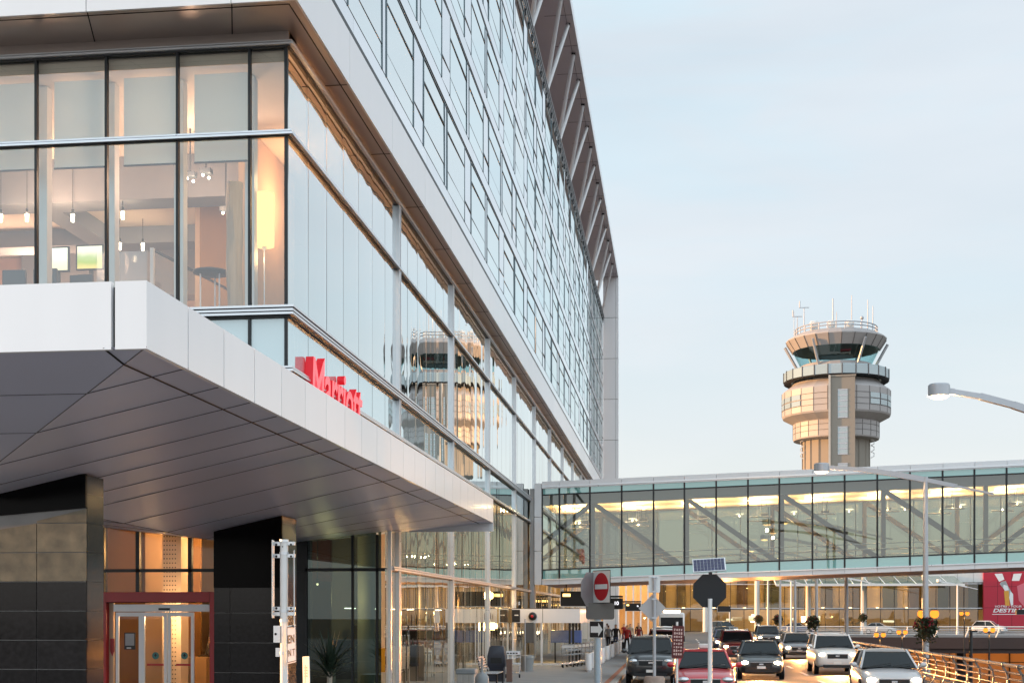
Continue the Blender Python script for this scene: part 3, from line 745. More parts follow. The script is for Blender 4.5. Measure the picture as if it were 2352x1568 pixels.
# lobby seen through the doors
lob = MB(wood_warm, plaster_warm, ceiling_white, carpet)
lob.m(0).box(-17.6, -14.6, 40.0, 40.15, .15, 7); lob.m(1).box(-16.2, -15.2, 39.6, 39.75, .15, 7); lob.m(1).box(-17.6, -12.6, 45.5, 45.6, .15, 7); lob.m(0).box(-13.0, -12.9, 36.3, 45, .15, .2)
lob.m(0).box(-12.5, -10.2, 39.0, 39.1, .15, 4.4); lob.m(2).box(-18, -8.0, 36.25, 46, 5.4, 5.5); lob.m(0).box(-15.2, -13.9, 38.6, 39.3, .15, 1.25)
lob.build('inner_wall', hotel, smooth=False)
m_ = MB(plaster_warm, ceiling_white, frame_dark)
u0, u1 = gx(344, 38.5), gx(378, 38.5); u2 = gx(390, 38.5)
m_.box(u0, u2, 37.9, 38.5, .15, 5.4)
m_.m(2)
for j in range(36):
    for i in range(5): m_.box(u0+.04+.085*i, u0+.075+.085*i, 37.894, 37.899, .5+.13*j, .535+.13*j)
tag(m_.build('patterned_column', smooth=False), 'cream column with a grid of small holes inside the lobby', 'column')
es = thing('escalator', 'steel escalator rising behind the hotel entrance glass', 'escalator', (-12.8, 41, .15))
xe0, xe1 = gx(425, 41), gx(500, 41)
for k, dz in enumerate((0, .55)):
    m_ = MB(chrome); m_.path([(xe0, 40+k*1.2, 1.15), (xe0+.5, 40+k*1.2, 1.3), (xe1+.2, 40+k*1.2, 5.1)], .045, 8); m_.build('handrail', es)
m_ = MB(dark_furn); m_.prism([(xe0, 40, .15), (xe0+.6, 40, .4), (xe1+.2, 40, 4.1), (xe1+.2, 40, 3.4), (xe0+.9, 40, .15)], (0, 1.2, 0)); m_.build('truss', es, smooth=False)
m_ = MB(alu)
for k in range(14):
    t = k/14; m_.box(xe0+.6+(xe1-xe0-.4)*t, xe0+.75+(xe1-xe0-.4)*t, 40.06, 41.14, .4+3.7*t, .62+3.7*t)
m_.build('step', es, smooth=False)
lamp('lobby_light', (-14.9, 38.2, 4.4), 260, (1, .50, .16), .3, hotel); lamp('lobby_light', (-13.2, 39.2, 4.4), 210, (1, .58, .24), .3, hotel); lamp('lobby_light', (-14.4, 37.2, 2.4), 110, (1, .62, .30), .2, hotel)
for u, v, dd in ((701, 1271, 38.5), (729, 1341, 38)):
    x, y, z = P(u, v, dd)
    t_ = thing('downlight', 'small warm spotlight behind the dark glazing, '+('upper of two' if v < 1300 else 'lower of two'), 'downlight', (x, y, z), group='downlights behind the dark glazing')
    m_ = MB(lamp_warm); m_.ball((x, y, z), .035, 6); m_.build('bulb', t_); m_ = MB(frame_dark); m_.tube((x, y, z+.035), (x, y, 5.4), .015, n=6); m_.tube((x, y, z+.03), (x, y, z+.16), .05, n=10); m_.build('housing', t_)
    lamp('downlight_glow', (x, y, z-.1), 14, (1, .6, .25), .05, t_)
m_ = MB(mat('panel_orange', (.42, .10, .02), .6)); m_.box(gx(696, 39), gx(748, 39), 38.6, 38.8, 3.5, 5.3); tag(m_.build('wall_panel', hotel, smooth=False))
# red lettering over the canopy
sg = thing('hotel_sign', 'red three-dimensional hotel name lettering above the canopy edge', 'sign', (-7.4, 30.2, 6.8))
m_ = MB(sign_face, sign_red)
vs, fs = text_geo('Marriott', 1.36, .0, .12, 'LEFT', .018, .96)
xmx = max(p[0] for p in vs); sx = 4.62/xmx
XL = -7.60
fv = [(XL, 27.42+p[0]*sx, 7.00+p[1]*1.14-(.13 if p[0]*sx < 1.0 else 0)) for p in vs]
me = bpy.data.meshes.new('t'); me.from_pydata(fv, [], fs); bm = bmesh.new(); bm.from_mesh(me)
bmesh.ops.remove_doubles(bm, verts=bm.verts, dist=.0005)
bnd = [e for e in bm.edges if len(e.link_faces) == 1]
m_.m(0).add([v.co[:] for v in bm.verts], [[v.index for v in f.verts] for f in bm.faces])
m_.m(1)
for e in bnd:
    a, b = e.verts[0].co, e.verts[1].co; q = Vector((-.17, 0, 0)); m_.face([a, b, b+q, a+q])
bm.free(); bpy.data.meshes.remove(me)
m_.build('lettering', sg, smooth=False, recalc=False)
m_ = MB(alu)
for y in (28.0, 29.4, 30.7, 31.7): m_.beam((XP, y, 7.42), (XL-.10, y, 7.15), .05, .05)
m_.beam((XL-.14, 27.5, 7.08), (XL-.14, 32.0, 7.08), .05, .06); m_.build('bracket', sg)

# ================================================================ PEDESTRIAN BRIDGE
br = thing('pedestrian_bridge', 'glazed pedestrian bridge with teal bands and warm lit ceiling crossing the road', 'bridge', (8, 75, 4.1))
BY0, BY1, BX0, BX1, SL = 71.0, 79.5, -7.1, 27.0, .034
def bz(x, z): return z+SL*(x+7.1)
def bprism(mb, x0, x1, y0, y1, z0, z1):
    mb.hexa([(x0, y0, bz(x0, z0)), (x1, y0, bz(x1, z0)), (x1, y1, bz(x1, z0)), (x0, y1, bz(x0, z0)), (x0, y0, bz(x0, z1)), (x1, y0, bz(x1, z1)), (x1, y1, bz(x1, z1)), (x0, y1, bz(x0, z1))])
pu = [1285, 1355, 1428, 1501, 1572, 1645, 1718, 1790, 1866, 1940, 2015, 2090, 2165, 2238, 2312]
pxs = [BX0]
for u in pu:
    a = (u-1176)/3089; d = BY0/(CS+a*SN); pxs.append(gx(u, d))
while pxs[-1] < BX1-1: pxs.append(pxs[-1]+1.66)
BX1 = pxs[-1]
m_ = MB(white_panel, seam_dark)
for a, b in zip(pxs[:-1], pxs[1:]):
    m_.m(0); bprism(m_, a+.008, b-.008, BY0-.12, BY0+.3, 9.30, 9.56); bprism(m_, a+.008, b-.008, BY0-.12, BY0+.3, 4.10, 4.36)
    bprism(m_, a+.008, b-.008, BY1-.3, BY1+.12, 9.30, 9.56); bprism(m_, a+.008, b-.008, BY1-.3, BY1+.12, 4.10, 4.36)
m_.m(1); bprism(m_, BX0, BX1, BY0-.02, BY0+.28, 9.32, 9.5); bprism(m_, BX0, BX1, BY0-.02, BY0+.28, 4.14, 4.34)
m_.build('fascia', br, smooth=False)
m_ = MB(alu_light); bprism(m_, BX0, BX1, BY0-.16, BY0-.10, 9.25, 9.32); bprism(m_, BX0, BX1, BY0-.18, BY0-.08, 4.34, 4.40); bprism(m_, BX0, BX1, BY0-.06, BY0, 9.20, 9.25); m_.build('drip_rail', br)
m_ = MB(eave_grey); bprism(m_, BX0, BX1, BY0+.3, BY1-.3, 9.2, 9.5); m_.build('roof', br, smooth=False)
m_ = MB(mat('bridge_soffit', (.42, .22, .15), .4, .3), carpet); bprism(m_, BX0, BX1, BY0+.3, BY1-.3, 4.12, 4.30); m_.m(1); bprism(m_, BX0, BX1, BY0+.3, BY1-.3, 4.5, 4.62); m_.build('floor_slab', br, smooth=False)
m_ = MB(ceiling_white); bprism(m_, BX0, BX1, BY0+1.0, BY1-.6, 8.42, 8.52); m_.build('ceiling', br, smooth=False)
m_ = MB(bulkhead); bprism(m_, BX0, BX1, BY0+.35, BY0+.95, 8.36, 9.2); bprism(m_, BX0, BX1, BY1-.8, BY1-.3, 8.36, 9.2); m_.build('bulkhead', br, smooth=False)
for i, (a, b) in enumerate(zip(pxs[:-1], pxs[1:])):
    for z0, z1, gm, nm in ((8.88, 9.24, glass_teal, 'spandrel_panel'), (4.92, 8.85, glass_bridge, 'glass_pane'), (4.38, 4.88, glass_teal, 'spandrel_panel')):
        ti = R.uniform(-.004, .004)
        m_ = MB(gm); m_.face([(a+.03, BY0+ti, bz(a, z0)), (b-.03, BY0-ti, bz(b, z0)), (b-.03, BY0-ti, bz(b, z1)), (a+.03, BY0+ti, bz(a, z1))]); m_.build(nm, br, smooth=False, recalc=False)
m_ = MB(frame_black)
bprism(m_, BX0, BX1, BY0-.03, BY0+.06, 8.83, 8.90); bprism(m_, BX0, BX1, BY0-.03, BY0+.06, 4.86, 4.93); m_.build('transom', br)
for a in pxs:
    m_ = MB(frame_black); m_.box(a-.045, a+.045, BY0-.035, BY0+.07, bz(a, 4.38), bz(a, 9.22)); m_.build('mullion', br)
m_ = MB(glass_bridge); m_.face([(BX0, BY1, bz(BX0, 4.38)), (BX1, BY1, bz(BX1, 4.38)), (BX1, BY1, bz(BX1, 9.2)), (BX0, BY1, bz(BX0, 9.2))]); m_.build('rear_glazing', br, smooth=False, recalc=False)
m_ = MB(frame_teal)
for a in pxs: m_.box(a-.03, a+.03, BY1-.06, BY1+.03, bz(a, 4.38), bz(a, 9.2))
m_.build('rear_mullion', br)
posts = [gx(u, BY0+.6) for u in (1362, 1578, 1792, 2017, 2240)]
posts = [posts[0]-4.9]+posts+[posts[-1]+5.0]
truss_m = mat('truss_paint', (.075, .072, .075), .5, .2)
for yy in (BY0+.65, BY1-.75):
    for i, x in enumerate(posts):
        m_ = MB(truss_m); m_.box(x-.11, x+.11, yy-.11, yy+.11, bz(x, 4.6), bz(x, 8.45)); m_.build('truss_post', br)
        if i+1 < len(posts):
            x1 = posts[i+1]; m_ = MB(truss_m)
            up = i in (0, 5)
            p0, p1 = ((x+.1, yy, bz(x, 4.75)), (x1-.1, yy, bz(x1, 8.3))) if up else ((x+.1, yy, bz(x, 8.3)), (x1-.1, yy, bz(x1, 4.75)))
            m_.beam(p0, p1, .24, .30, up=(0, 1, 0)); m_.build('truss_brace', br)
m_ = MB(alu)
for z in (5.35, 5.62): m_.tube((BX0, BY0+.35, bz(BX0, z)), (BX1, BY0+.35, bz(BX1, z)), .025, n=8); m_.tube((BX0, BY1-.4, bz(BX0, z)), (BX1, BY1-.4, bz(BX1, z)), .025, n=8)
m_.build('handrail', br)
x = BX0+1.0; k = 0
while x < BX1-1:
    m_ = MB(lamp_white); z = bz(x, 8.40)
    m_.lathe((x, BY0+3.6, z-.04), [(.001, 0), (.24, 0), (.24, .05), (.001, .05)], 16); m_.build('ceiling_lamp', br)
    for yy, pw_ in ((BY0+2.3, 1700), (BY0+5.6, 2000)):
        lamp('bridge_ceiling_fill', (x+.6, yy, z-.95), pw_, (1, .64, .27), .03, br, spot=math.radians(158), aim=(0, .02, 1), blend=.9)  # added fill aimed up to brighten the bridge ceiling
        m2_ = MB(alu); m2_.tube((x, yy, z-1.0), (x+1.2, yy, z-1.0), .035, n=8); m2_.tube((x+.6, yy, z-1.0), (x+.6, yy, z+.02), .008, n=6); m2_.build('added_fill_bar', br)  # made-up bar, added only to carry the upward fill
    lamp('bridge_glow', (x, BY0+3.4, z-.12), 60, (1, .66, .30), .04, br)
    m_ = MB(dark_furn); m_.box(x+.7, x+1.15, BY0+4.6, BY0+4.9, z-.75, z-.62); m_.tube((x+.8, BY0+4.75, z-.62), (x+.8, BY0+4.75, z), .012, n=6); m_.tube((x+1.05, BY0+4.75, z-.62), (x+1.05, BY0+4.75, z), .012, n=6); m_.build('hanging_sign', br)
    x += 3.32; k += 1
cc = thing('bridge_column', 'weathered grey concrete column where the bridge meets the hotel', 'column', (-7.5, 71, 0))
m_ = MB(mat('column_concrete', (.36, .36, .36), .8, 0, .3, .4, 1.5, bump=.2, stretch=(1, 1, .3))); m_.box(-7.75, -7.52, 70.9, 71.6, .15, 9.2); m_.build('shaft', cc, bevel=.01)
m_ = MB(white_metal, seam_dark)
for z in (4.1, 5.9, 7.7): m_.m(0).box(-7.5, -7.13, 70.85, 71.3, z+.01, z+1.78)
m_.build('cover_panel', cc, bevel=.005)

# ================================================================ CONTROL TOWER
TD = 250.0
def tw(u, v): return gx(u, TD), gz(v, TD)
tcx, tcy = gx(1920, TD), gy(1920, TD)
tower = thing('control_tower', 'airport control tower with faceted ring floors and a flared glass cab', 'control tower', (tcx, tcy, 0))
PXM = TD/3089*1.0
def tz(v): return gz(v, TD)
def rr(px): return px*PXM
def ring(name, prof, mat_, n=24, a0=0.):
    m = MB(mat_) if not isinstance(mat_, tuple) else MB(*mat_)
    m.lathe((tcx, tcy, 0), [(rr(r), tz(v)) for r, v in prof], n); return m
# profile radii and levels in survey pixels, read at the silhouette
fac = dict(smooth=False)
ring('x', [(75, 1085), (75, 1008)], tower_concrete, 20).build('shaft', tower, smooth=False)
ring('x', [(60, 1015), (96, 1012), (97, 1009), (97, 975), (95, 972), (60, 970)], tower_panel, 24).build('lower_ring', tower, **fac)
ring('x', [(95, 974), (120, 961), (122, 957), (122, 904), (119, 900), (100, 886), (97, 880)], tower_panel, 24).build('upper_ring', tower, **fac)
ring('x', [(96, 882), (96, 877), (117, 881), (119, 877)], (seam_dark), 24).build('gallery_floor', tower, **fac)
ring('x', [(115, 878), (118, 878), (118, 857), (116.5, 855), (115, 857)], glass_tw, 24).build('gallery_parapet', tower, **fac)
for k in range(24):
    m_ = MB(joint_grey)
    a = 2*PI*k/24; m_.box(tcx+rr(118)*math.cos(a)-.10, tcx+rr(118)*math.cos(a)+.10, tcy+rr(118)*math.sin(a)-.10, tcy+rr(118)*math.sin(a)+.10, tz(879), tz(855))
    m_.build('gallery_post', tower)
ring('x', [(60, 880), (94, 878), (94, 858), (80, 841), (60, 838)], tower_panel, 24).build('cab_base', tower, **fac)
ring('x', [(80, 842), (97, 808)], glass_cab, 24).build('cab_glazing', tower, smooth=False)
m_ = ring('x', [(2, 812), (92, 808), (98, 808), (113, 785), (112, 782), (92, 771), (2, 769)], (tower_panel, seam_dark), 24)
m_.mi = [1 if f < 24 else 0 for f in range(len(m_.f))]; m_.build('cab_roof', tower, **fac)
for k in range(6):
    a = 2*PI*k/6+1.0
    m_ = MB(pole_grey); m_.tube((tcx+rr(84)*math.cos(a), tcy+rr(84)*math.sin(a), tz(852)), (tcx+rr(115)*math.cos(a), tcy+rr(115)*math.sin(a), tz(795)), rr(3.2), rr(3.2), 8); m_.build('cab_strut', tower)
m_ = MB(pole_grey)
nrl = 30
for z in (764, 757): m_.path([(tcx+rr(92)*math.cos(2*PI*k/nrl), tcy+rr(92)*math.sin(2*PI*k/nrl), tz(z)) for k in range(nrl+1)], .11, 6)
for k in range(nrl): m_.tube((tcx+rr(92)*math.cos(2*PI*k/nrl), tcy+rr(92)*math.sin(2*PI*k/nrl), tz(772)), (tcx+rr(92)*math.cos(2*PI*k/nrl), tcy+rr(92)*math.sin(2*PI*k/nrl), tz(757)), .10, n=6)
m_.build('roof_railing', tower)
for u, v, r in ((1915, 682, .16), (1957, 676, .11), (1987, 698, .11), (2004, 703, .10), (1848, 705, .11), (1834, 722, .10), (1921, 717, .10), (1978, 732, .12), (1826, 712, .06)):
    x = tcx+(u-1920)*PXM; yy = tcy-rr(10)+R.uniform(-2, 2)
    m_ = MB(pole_grey); m_.tube((x, yy, tz(772)), (x, yy, tz(v)), r, r*.6, 6)
    if u in (1834, 1848): m_.box(x-.9, x+.9, yy-.06, yy+.06, tz(v)-.1, tz(v)+.05); m_.tube((x-.8, yy, tz(v)), (x-.8, yy, tz(v)+1.2), .12, n=6)
    if u == 1978: m_.ball((x, yy, tz(v)), .35, 6)
    m_.build('antenna', tower)
for u in (1866, 1905, 1944):
    x = tcx+(u-1920)*PXM; m_ = MB(off_white); m_.box(x-.75, x+.75, tcy-rr(60), tcy-rr(46), tz(770), tz(748)); m_.tube((x, tcy-rr(61), tz(757)), (x, tcy-rr(46), tz(757)), .55, n=12); m_.build('roof_unit', tower, bevel=.15)
# lift shaft box on the camera side
ang = math.atan2(-tcy, -tcx)
def tbox(mb, r0, r1, s0, s1, z0, z1):
    ex = Vector((math.cos(ang), math.sin(ang), 0)); ey = Vector((-math.sin(ang), math.cos(ang), 0))
    o_ = Vector((tcx, tcy, 0)); pts = []
    for z in (z0, z1):
        for r, s in ((r0, s0), (r1, s0), (r1, s1), (r0, s1)): p = o_+ex*r+ey*s; pts.append((p.x, p.y, z))
    mb.hexa(pts)
def zf(v): return gz(v, TD-rr(127))
m_ = MB(tower_concrete, concrete_pale); tbox(m_, rr(60), rr(127), rr(-12), rr(41), zf(1090), zf(864)); tbox(m_, rr(62), rr(129), rr(-15), rr(43), zf(864), zf(860))
m_.m(1); tbox(m_, rr(60), rr(131), rr(-16), rr(-11.5), zf(1090), zf(860)); m_.build('lift_shaft', tower, smooth=False)
for va_, vb_ in ((894, 958), (980, 1042), (1064, 1084)):
    m_ = MB(glass_tw, pole_grey); tbox(m_, rr(127), rr(127.6), rr(4), rr(25), zf(vb_), zf(va_))
    m_.m(1)
    for k in range(6):
        z = zf(vb_)+(zf(va_)-zf(vb_))*k/5; tbox(m_, rr(127), rr(128.1), rr(4), rr(25), z-.10, z+.10)
    m_.build('window', tower, smooth=False)
def ringwin(r, v0, v1, ks, nm, mt):
    for k in ks:
        a0 = 2*PI*k/24; a1 = 2*PI*(k+1)/24; m = MB(mt, frame_dark)
        (xa_, ya_), (xb_, yb_) = [(tcx+rr(r)*math.cos(a), tcy+rr(r)*math.sin(a)) for a in (a0, a1)]
        dx, dy = xb_-xa_, yb_-ya_; ln = math.hypot(dx, dy); nx_, ny_ = dy/ln, -dx/ln; e = .10
        A = (xa_+dx*.06+nx_*e, ya_+dy*.06+ny_*e); B = (xb_-dx*.06+nx_*e, yb_-dy*.06+ny_*e); zc = (tz(v0)+tz(v1))/2
        for za_, zb_ in ((tz(v1), zc-.1), (zc+.1, tz(v0))): m.m(0).face([(A[0], A[1], za_), (B[0], B[1], za_), (B[0], B[1], zb_), (A[0], A[1], zb_)])
        m.build(nm, tower, smooth=False)
def joints(r, v0, v1, n=24, hs=()):
    m = MB(joint_grey)
    for k in range(n):
        a = 2*PI*k/n; x, y = tcx+rr(r)*math.cos(a), tcy+rr(r)*math.sin(a); m.box(x-.05, x+.05, y-.05, y+.05, tz(v1), tz(v0))
    for v in hs:
        for k in range(n):
            a, b = 2*PI*k/n, 2*PI*(k+1)/n; m.beam((tcx+rr(r)*math.cos(a), tcy+rr(r)*math.sin(a), tz(v)), (tcx+rr(r)*math.cos(b), tcy+rr(r)*math.sin(b), tz(v)), .10, .08)
    m.build('panel_joint', tower, smooth=False)
joints(122, 904, 957, hs=(918, 931, 944)); joints(97, 975, 1009, hs=(984, 997)); joints(94, 858, 878)
kc = int(((ang) % (2*PI))/(2*PI)*24)
ringwin(122, 918, 943, [(kc+d) % 24 for d in (-6, -5, -4, -3, 3, 4, 5)], 'window', glass_tw)
m_ = MB(joint_grey)
for k in range(24):
    a = 2*PI*k/24; m_.beam((tcx+rr(98.3)*math.cos(a), tcy+rr(98.3)*math.sin(a), tz(808)), (tcx+rr(113.2)*math.cos(a), tcy+rr(113.2)*math.sin(a), tz(785)), .12, .12)
m_.build('panel_joint', tower, smooth=False)
m_ = MB(tower_concrete)
for k in range(20):
    a = 2*PI*k/20; m_.box(tcx+rr(75)*math.cos(a)-.14, tcx+rr(75)*math.cos(a)+.14, tcy+rr(75)*math.sin(a)-.14, tcy+rr(75)*math.sin(a)+.14, tz(1085), tz(1012))
m_.build('shaft_rib', tower, smooth=False)
for s_ in (-1, 1):
    m_ = MB(pole_white)
    for k in range(3): m_.path([(tcx+s_*rr(75), tcy-2, tz(1055-k*14)), (tcx+s_*rr(82), tcy-2, tz(1051-k*14)), (tcx+s_*rr(82), tcy-2, tz(1044-k*14)), (tcx+s_*rr(75), tcy-2, tz(1041-k*14))], .10, 6)
    m_.build('ladder_hoop', tower)

# ================================================================ TERMINAL beyond the bridge
TY = 205.0
term = thing('terminal_building', 'long gold lit glass terminal hall seen under the bridge', 'building', (12, TY+8, 0))
def tx(u, y=TY): return gx(u, dY(u, y))
mb = MB(pole_white)
hz = [3.55, 7.15]
tg0, tg1 = -40.0, tx(2120)
n_ = int((tx(2258)-tg0)/2.0)
pn = [tg0+2.0*k for k in range(n_+1)]
for a, b in zip(pn[:-1], pn[1:]):
    if b < -24: continue
    m_ = MB(glass_term)
    for z0, z1 in ((0.02, 3.5), (3.6, 7.1), (7.2, 9.4)): m_.face([(a+.04, TY, z0), (b-.04, TY+R.uniform(-.01, .01), z0), (b-.04, TY, z1), (a+.04, TY, z1)])
    m_.build('glass_pane', term, smooth=False, recalc=False)
mb = MB(frame_dark, alu_light)
for a in pn: mb.box(a-.04, a+.04, TY-.08, TY+.02, 0, 9.4)
mb.m(1).box(tg0, tx(2258), TY-.10, TY+.02, 3.5, 3.6); mb.box(tg0, tx(2258), TY-.08, TY+.02, 7.1, 7.2); mb.build('mullion', term)
for u in (1738, 1855, 1982, 2120, 1620, 1500, 1380):
    x = tx(u); m_ = MB(off_white); m_.tube((x, TY-1.0, 0), (x, TY-1.0, 8.6), .42, .36, 12); m_.build('column', term)
m_ = MB(off_white); m_.box(-40, tx(2140), TY-.3, TY+30, 9.4, 10.4); m_.build('roof', term, smooth=False)
m_ = MB(off_white, seam_dark)
for k in range(4):
    a, b = tx(2124)+k*2.3, tx(2124)+(k+1)*2.3; m_.box(a+.02, b-.02, TY-.35, TY-.05, 7.35, 10.6)
m_.build('wall_panel', term, smooth=False)
m_ = MB(awning_glass, pole_white)
for k in range(12):
    a = tx(1775)+2.2*k; m_.m(0).hexa([(a+.05, TY-7, 6.9), (a+2.1, TY-7, 6.9), (a+2.1, TY-.4, 8.2), (a+.05, TY-.4, 8.2), (a+.05, TY-7, 6.98), (a+2.1, TY-7, 6.98), (a+2.1, TY-.4, 8.28), (a+.05, TY-.4, 8.28)])
    m_.m(1).beam((a, TY-7.1, 6.85), (a, TY-.4, 8.15), .14, .22)
m_.m(1).box(tx(1775), tx(1775)+26.4, TY-7.2, TY-7.0, 6.7, 7.0); m_.build('awning', term, smooth=False)
m_ = MB(mat('hall_wall', (.50, .38, .20), .7), carpet, ceiling_white)
m_.box(-40, 62, TY+9, TY+9.3, 3.5, 9.4); m_.box(-40, 62, TY+14, TY+14.3, 0, 3.5); m_.m(1).box(-40, 62, TY+.1, TY+14, 3.35, 3.5); m_.m(2).box(-40, 62, TY+.1, TY+14, 9.2, 9.38); m_.m(1).box(-40, 62, TY+.1, TY+14, -.05, .01)
m_.build('inner_wall', term, smooth=False)
for k in range(18):
    x = -26+4.4*k+R.uniform(-.5, .5); m_ = MB(mat('hall_curtain_%d' % k, (R.uniform(.07, .13), R.uniform(.07, .10), .045), .8)); m_.box(x, x+R.uniform(1.4, 2.6), TY+8.75, TY+8.85, 3.5, 9.2); m_.build('curtain', term, smooth=False)
for u in (1390, 1450, 1510, 1570, 1640, 1710, 1763, 1823, 1890, 1953, 2015, 2083):
    x = tx(u, TY+8.2)
    lamp('hall_light', (x+1.5, TY+4.5, 7.6), 200, (1, .64, .26), .3, term)
    m_ = MB(lamp_warm); m_.lathe((x, TY+8.2, 3.52), [(.001, 0), (.22, 0), (.22, .18), (.001, .18)], 10); m_.build('uplight', term)
    lamp('uplight_glow', (x, TY+8.35, 3.7), 900, (1, .62, .22), .1, term, spot=math.radians(34), aim=(0, .10, 1), blend=1.)
for k in range(10): lamp('hall_light', (-30+8.5*k, TY+6, 2.9), 480, (1, .66, .32), .3, term)
for k in range(14):
    x = tx(1660+R.uniform(0, 430)); z = R.uniform(1.0, 2.0); m_ = MB([sc_a, lamp_warm, poster_white][k % 3]); m_.box(x, x+R.uniform(.5, 1.8), TY+4+R.random()*6, TY+11, z, z+R.uniform(.3, .9)); m_.build('kiosk', term, smooth=False)
# red poster wall
pw = thing('poster_wall', 'huge red advertising poster with a figure on the terminal front', 'poster', (tx(2300), TY-.6, 0))
px0 = tx(2259, TY-.6); px1 = px0+16
m_ = MB(poster_red, seam_dark); m_.box(px0, px1, TY-.6, TY-.1, .4, 9.6)
m_.m(1)
for k in range(1, 8): m_.box(px0+2*k-.02, px0+2*k+.02, TY-.606, TY-.602, .5, 9.5)
for z in (3.6, 6.7): m_.box(px0, px1, TY-.606, TY-.602, z-.02, z+.02)
m_.build('panel', pw, smooth=False)
def pp(u, v): return (tx(u, TY-.615), TY-.615, gz(v, dY(u, TY-.615)))
def art(nm, mt, polys, off=0.):
    m = MB(mt)
    for pl_ in polys: m.prism([(lambda q: (q[0], q[1]-off, q[2]))(pp(*p)) for p in pl_], (0, -.004, 0))
    m.build(nm, pw, smooth=False)
art('letter_band', poster_white, [[(2284, 1317), (2302, 1316), (2307, 1330), (2295, 1335)], [(2328, 1317), (2347, 1316), (2341, 1333), (2324, 1333)]])
art('pale_shape', poster_pink, [[(2336, 1345), (2352, 1338), (2375, 1345), (2375, 1395), (2352, 1392), (2340, 1378)]])
art('figure_torso', poster_grey, [[(2300, 1335), (2310, 1333), (2316, 1346), (2322, 1356), (2326, 1375), (2318, 1372), (2306, 1352), (2296, 1340)]], .006)
art('figure_shirt', poster_white, [[(2305, 1342), (2314, 1344), (2317, 1354), (2308, 1356), (2304, 1349)], [(2321, 1356), (2327, 1364), (2327, 1388), (2322, 1390), (2318, 1372)]], .012)
art('figure_legs', poster_ochre, [[(2306, 1356), (2317, 1356), (2319, 1390), (2309, 1390)]], .018)
def lettering(mb, s, u0, v0, h_px, wid_px, shear=0., bold=0.):
    vs, fs = text_geo(s, 1., 0, shear, 'LEFT', bold); w = max(p[0] for p in vs); h = max(p[1] for p in vs)
    x0, _, z0 = pp(u0, v0); k = dY(u0, TY-.615)/3089
    mb.add([(x0+p[0]/w*wid_px*k, TY-.63, z0+p[1]/h*h_px*k) for p in vs], fs)
m_ = MB(poster_white); lettering(m_, 'DESTINATION', 2280, 1405, 8.5, 116, .25, .03); lettering(m_, 'VOTRE / YOUR', 2284, 1394, 4.6, 60, .2, .01)
m_.face([pp(2279, 1410.5), pp(2365, 1410.5), pp(2365, 1409), pp(2279, 1409)]); m_.build('lettering', pw, smooth=False, recalc=False)
# taller wing that closes the view at left, behind the bridge
wg = thing('terminal_wing', 'tan terminal wing with tall lit windows behind the left end of the bridge', 'building', (-12, 168, 0))
m_ = MB(concrete_pale, plaster_warm); xw0, xw1 = -26, gx(1512, 165)
m_.box(xw0, xw1, 165, 175, 8.6, 18); m_.box(xw0, xw1, 165.1, 175, 3.4, 3.9); m_.m(1).box(xw0, xw1, 172, 172.3, 0, 8.6); m_.build('wall', wg, smooth=False)
m_ = MB(pole_white)
k = 0
x = xw0
while x < xw1:
    m_.box(x-.09, x+.09, 164.9, 165.1, 0, 8.6); x += .9
m_.build('fin', wg, smooth=False)
m_ = MB(glass_term); m_.face([(xw0, 165.05, 0), (xw1, 165.05, 0), (xw1, 165.05, 8.6), (xw0, 165.05, 8.6)]); m_.build('glazing', wg, smooth=False, recalc=False)
for k in range(5): lamp('wing_light', (-20+4.2*k, 168.5, 6.6), 420, (1, .58, .20), .3, wg); lamp('wing_light', (-20+4.2*k, 168.5, 2.8), 230, (1, .55, .2), .3, wg)
# ================================================================ GROUND, ROADS
XK = -2.1            # kerb line
m_ = MB(terrain); m_.face([(-3000, -3000, -6.6), (3000, -3000, -6.6), (3000, 3000, -6.6), (-3000, 3000, -6.6)]); tag(m_.build('ground', smooth=False), kind='structure')
girder_dark = mat('girder_dark', (.055, .032, .028), .7)
m_ = MB(asphalt, girder_dark); m_.box(XK, 9.6, -60, 149.9, -.9, 0); m_.box(XK, 95, 149.9, 206, -.9, 0)
m_.m(1).box(9.6, 9.9, -60, 149.6, -1.1, .12); m_.box(9.9, 95, 149.6, 149.9, -1.1, .12)
tag(m_.build('road', smooth=False), kind='structure')
m_ = MB(paving); m_.box(-60, XK-.22, -60, 206, -6.5, .15); tag(m_.build('pavement', smooth=False), kind='structure')
m_ = MB(kerbstone)
for k in range(80): m_.box(XK-.22, XK, -20+2.0*k+.006, -18+2.0*k-.006, -.5, .155)
tag(m_.build('kerb', smooth=False, bevel=.02), kind='structure')
m_ = MB(paving_red_and_glow); m_.box(-7.6, -3.0, 41.5, 43.2, .15, .154); m_.box(XK-.42, XK-.24, 10, 120, .15, .154); tag(m_.build('paving_and_glow_band', smooth=False), kind='structure')  # strip along the kerb puts the orange light there into its colour
m_ = MB(road_paint)
for x in (2.0, 5.4):
    for k in range(18): m_.box(x-.07, x+.07, 12+7.5*k, 15+7.5*k, .0, .004)
m_.box(8.8, 8.95, 0, 149, 0, .004); m_.box(XK+.3, XK+.42, 45, 149, 0, .004)
tag(m_.build('road_marking', smooth=False), kind='structure')
m_ = MB(asphalt); m_.face([(9.9, -60, -6.5), (95, -60, -6.5), (95, 206, -6.5), (9.9, 206, -6.5)]); tag(m_.build('lower_road', smooth=False), kind='structure')
isl = MB(kerbstone, concrete); isl.box(-1.2, 1.4, 26.0, 36.8, 0, .15); tag(isl.build('traffic_island', smooth=False, bevel=.03), kind='structure')
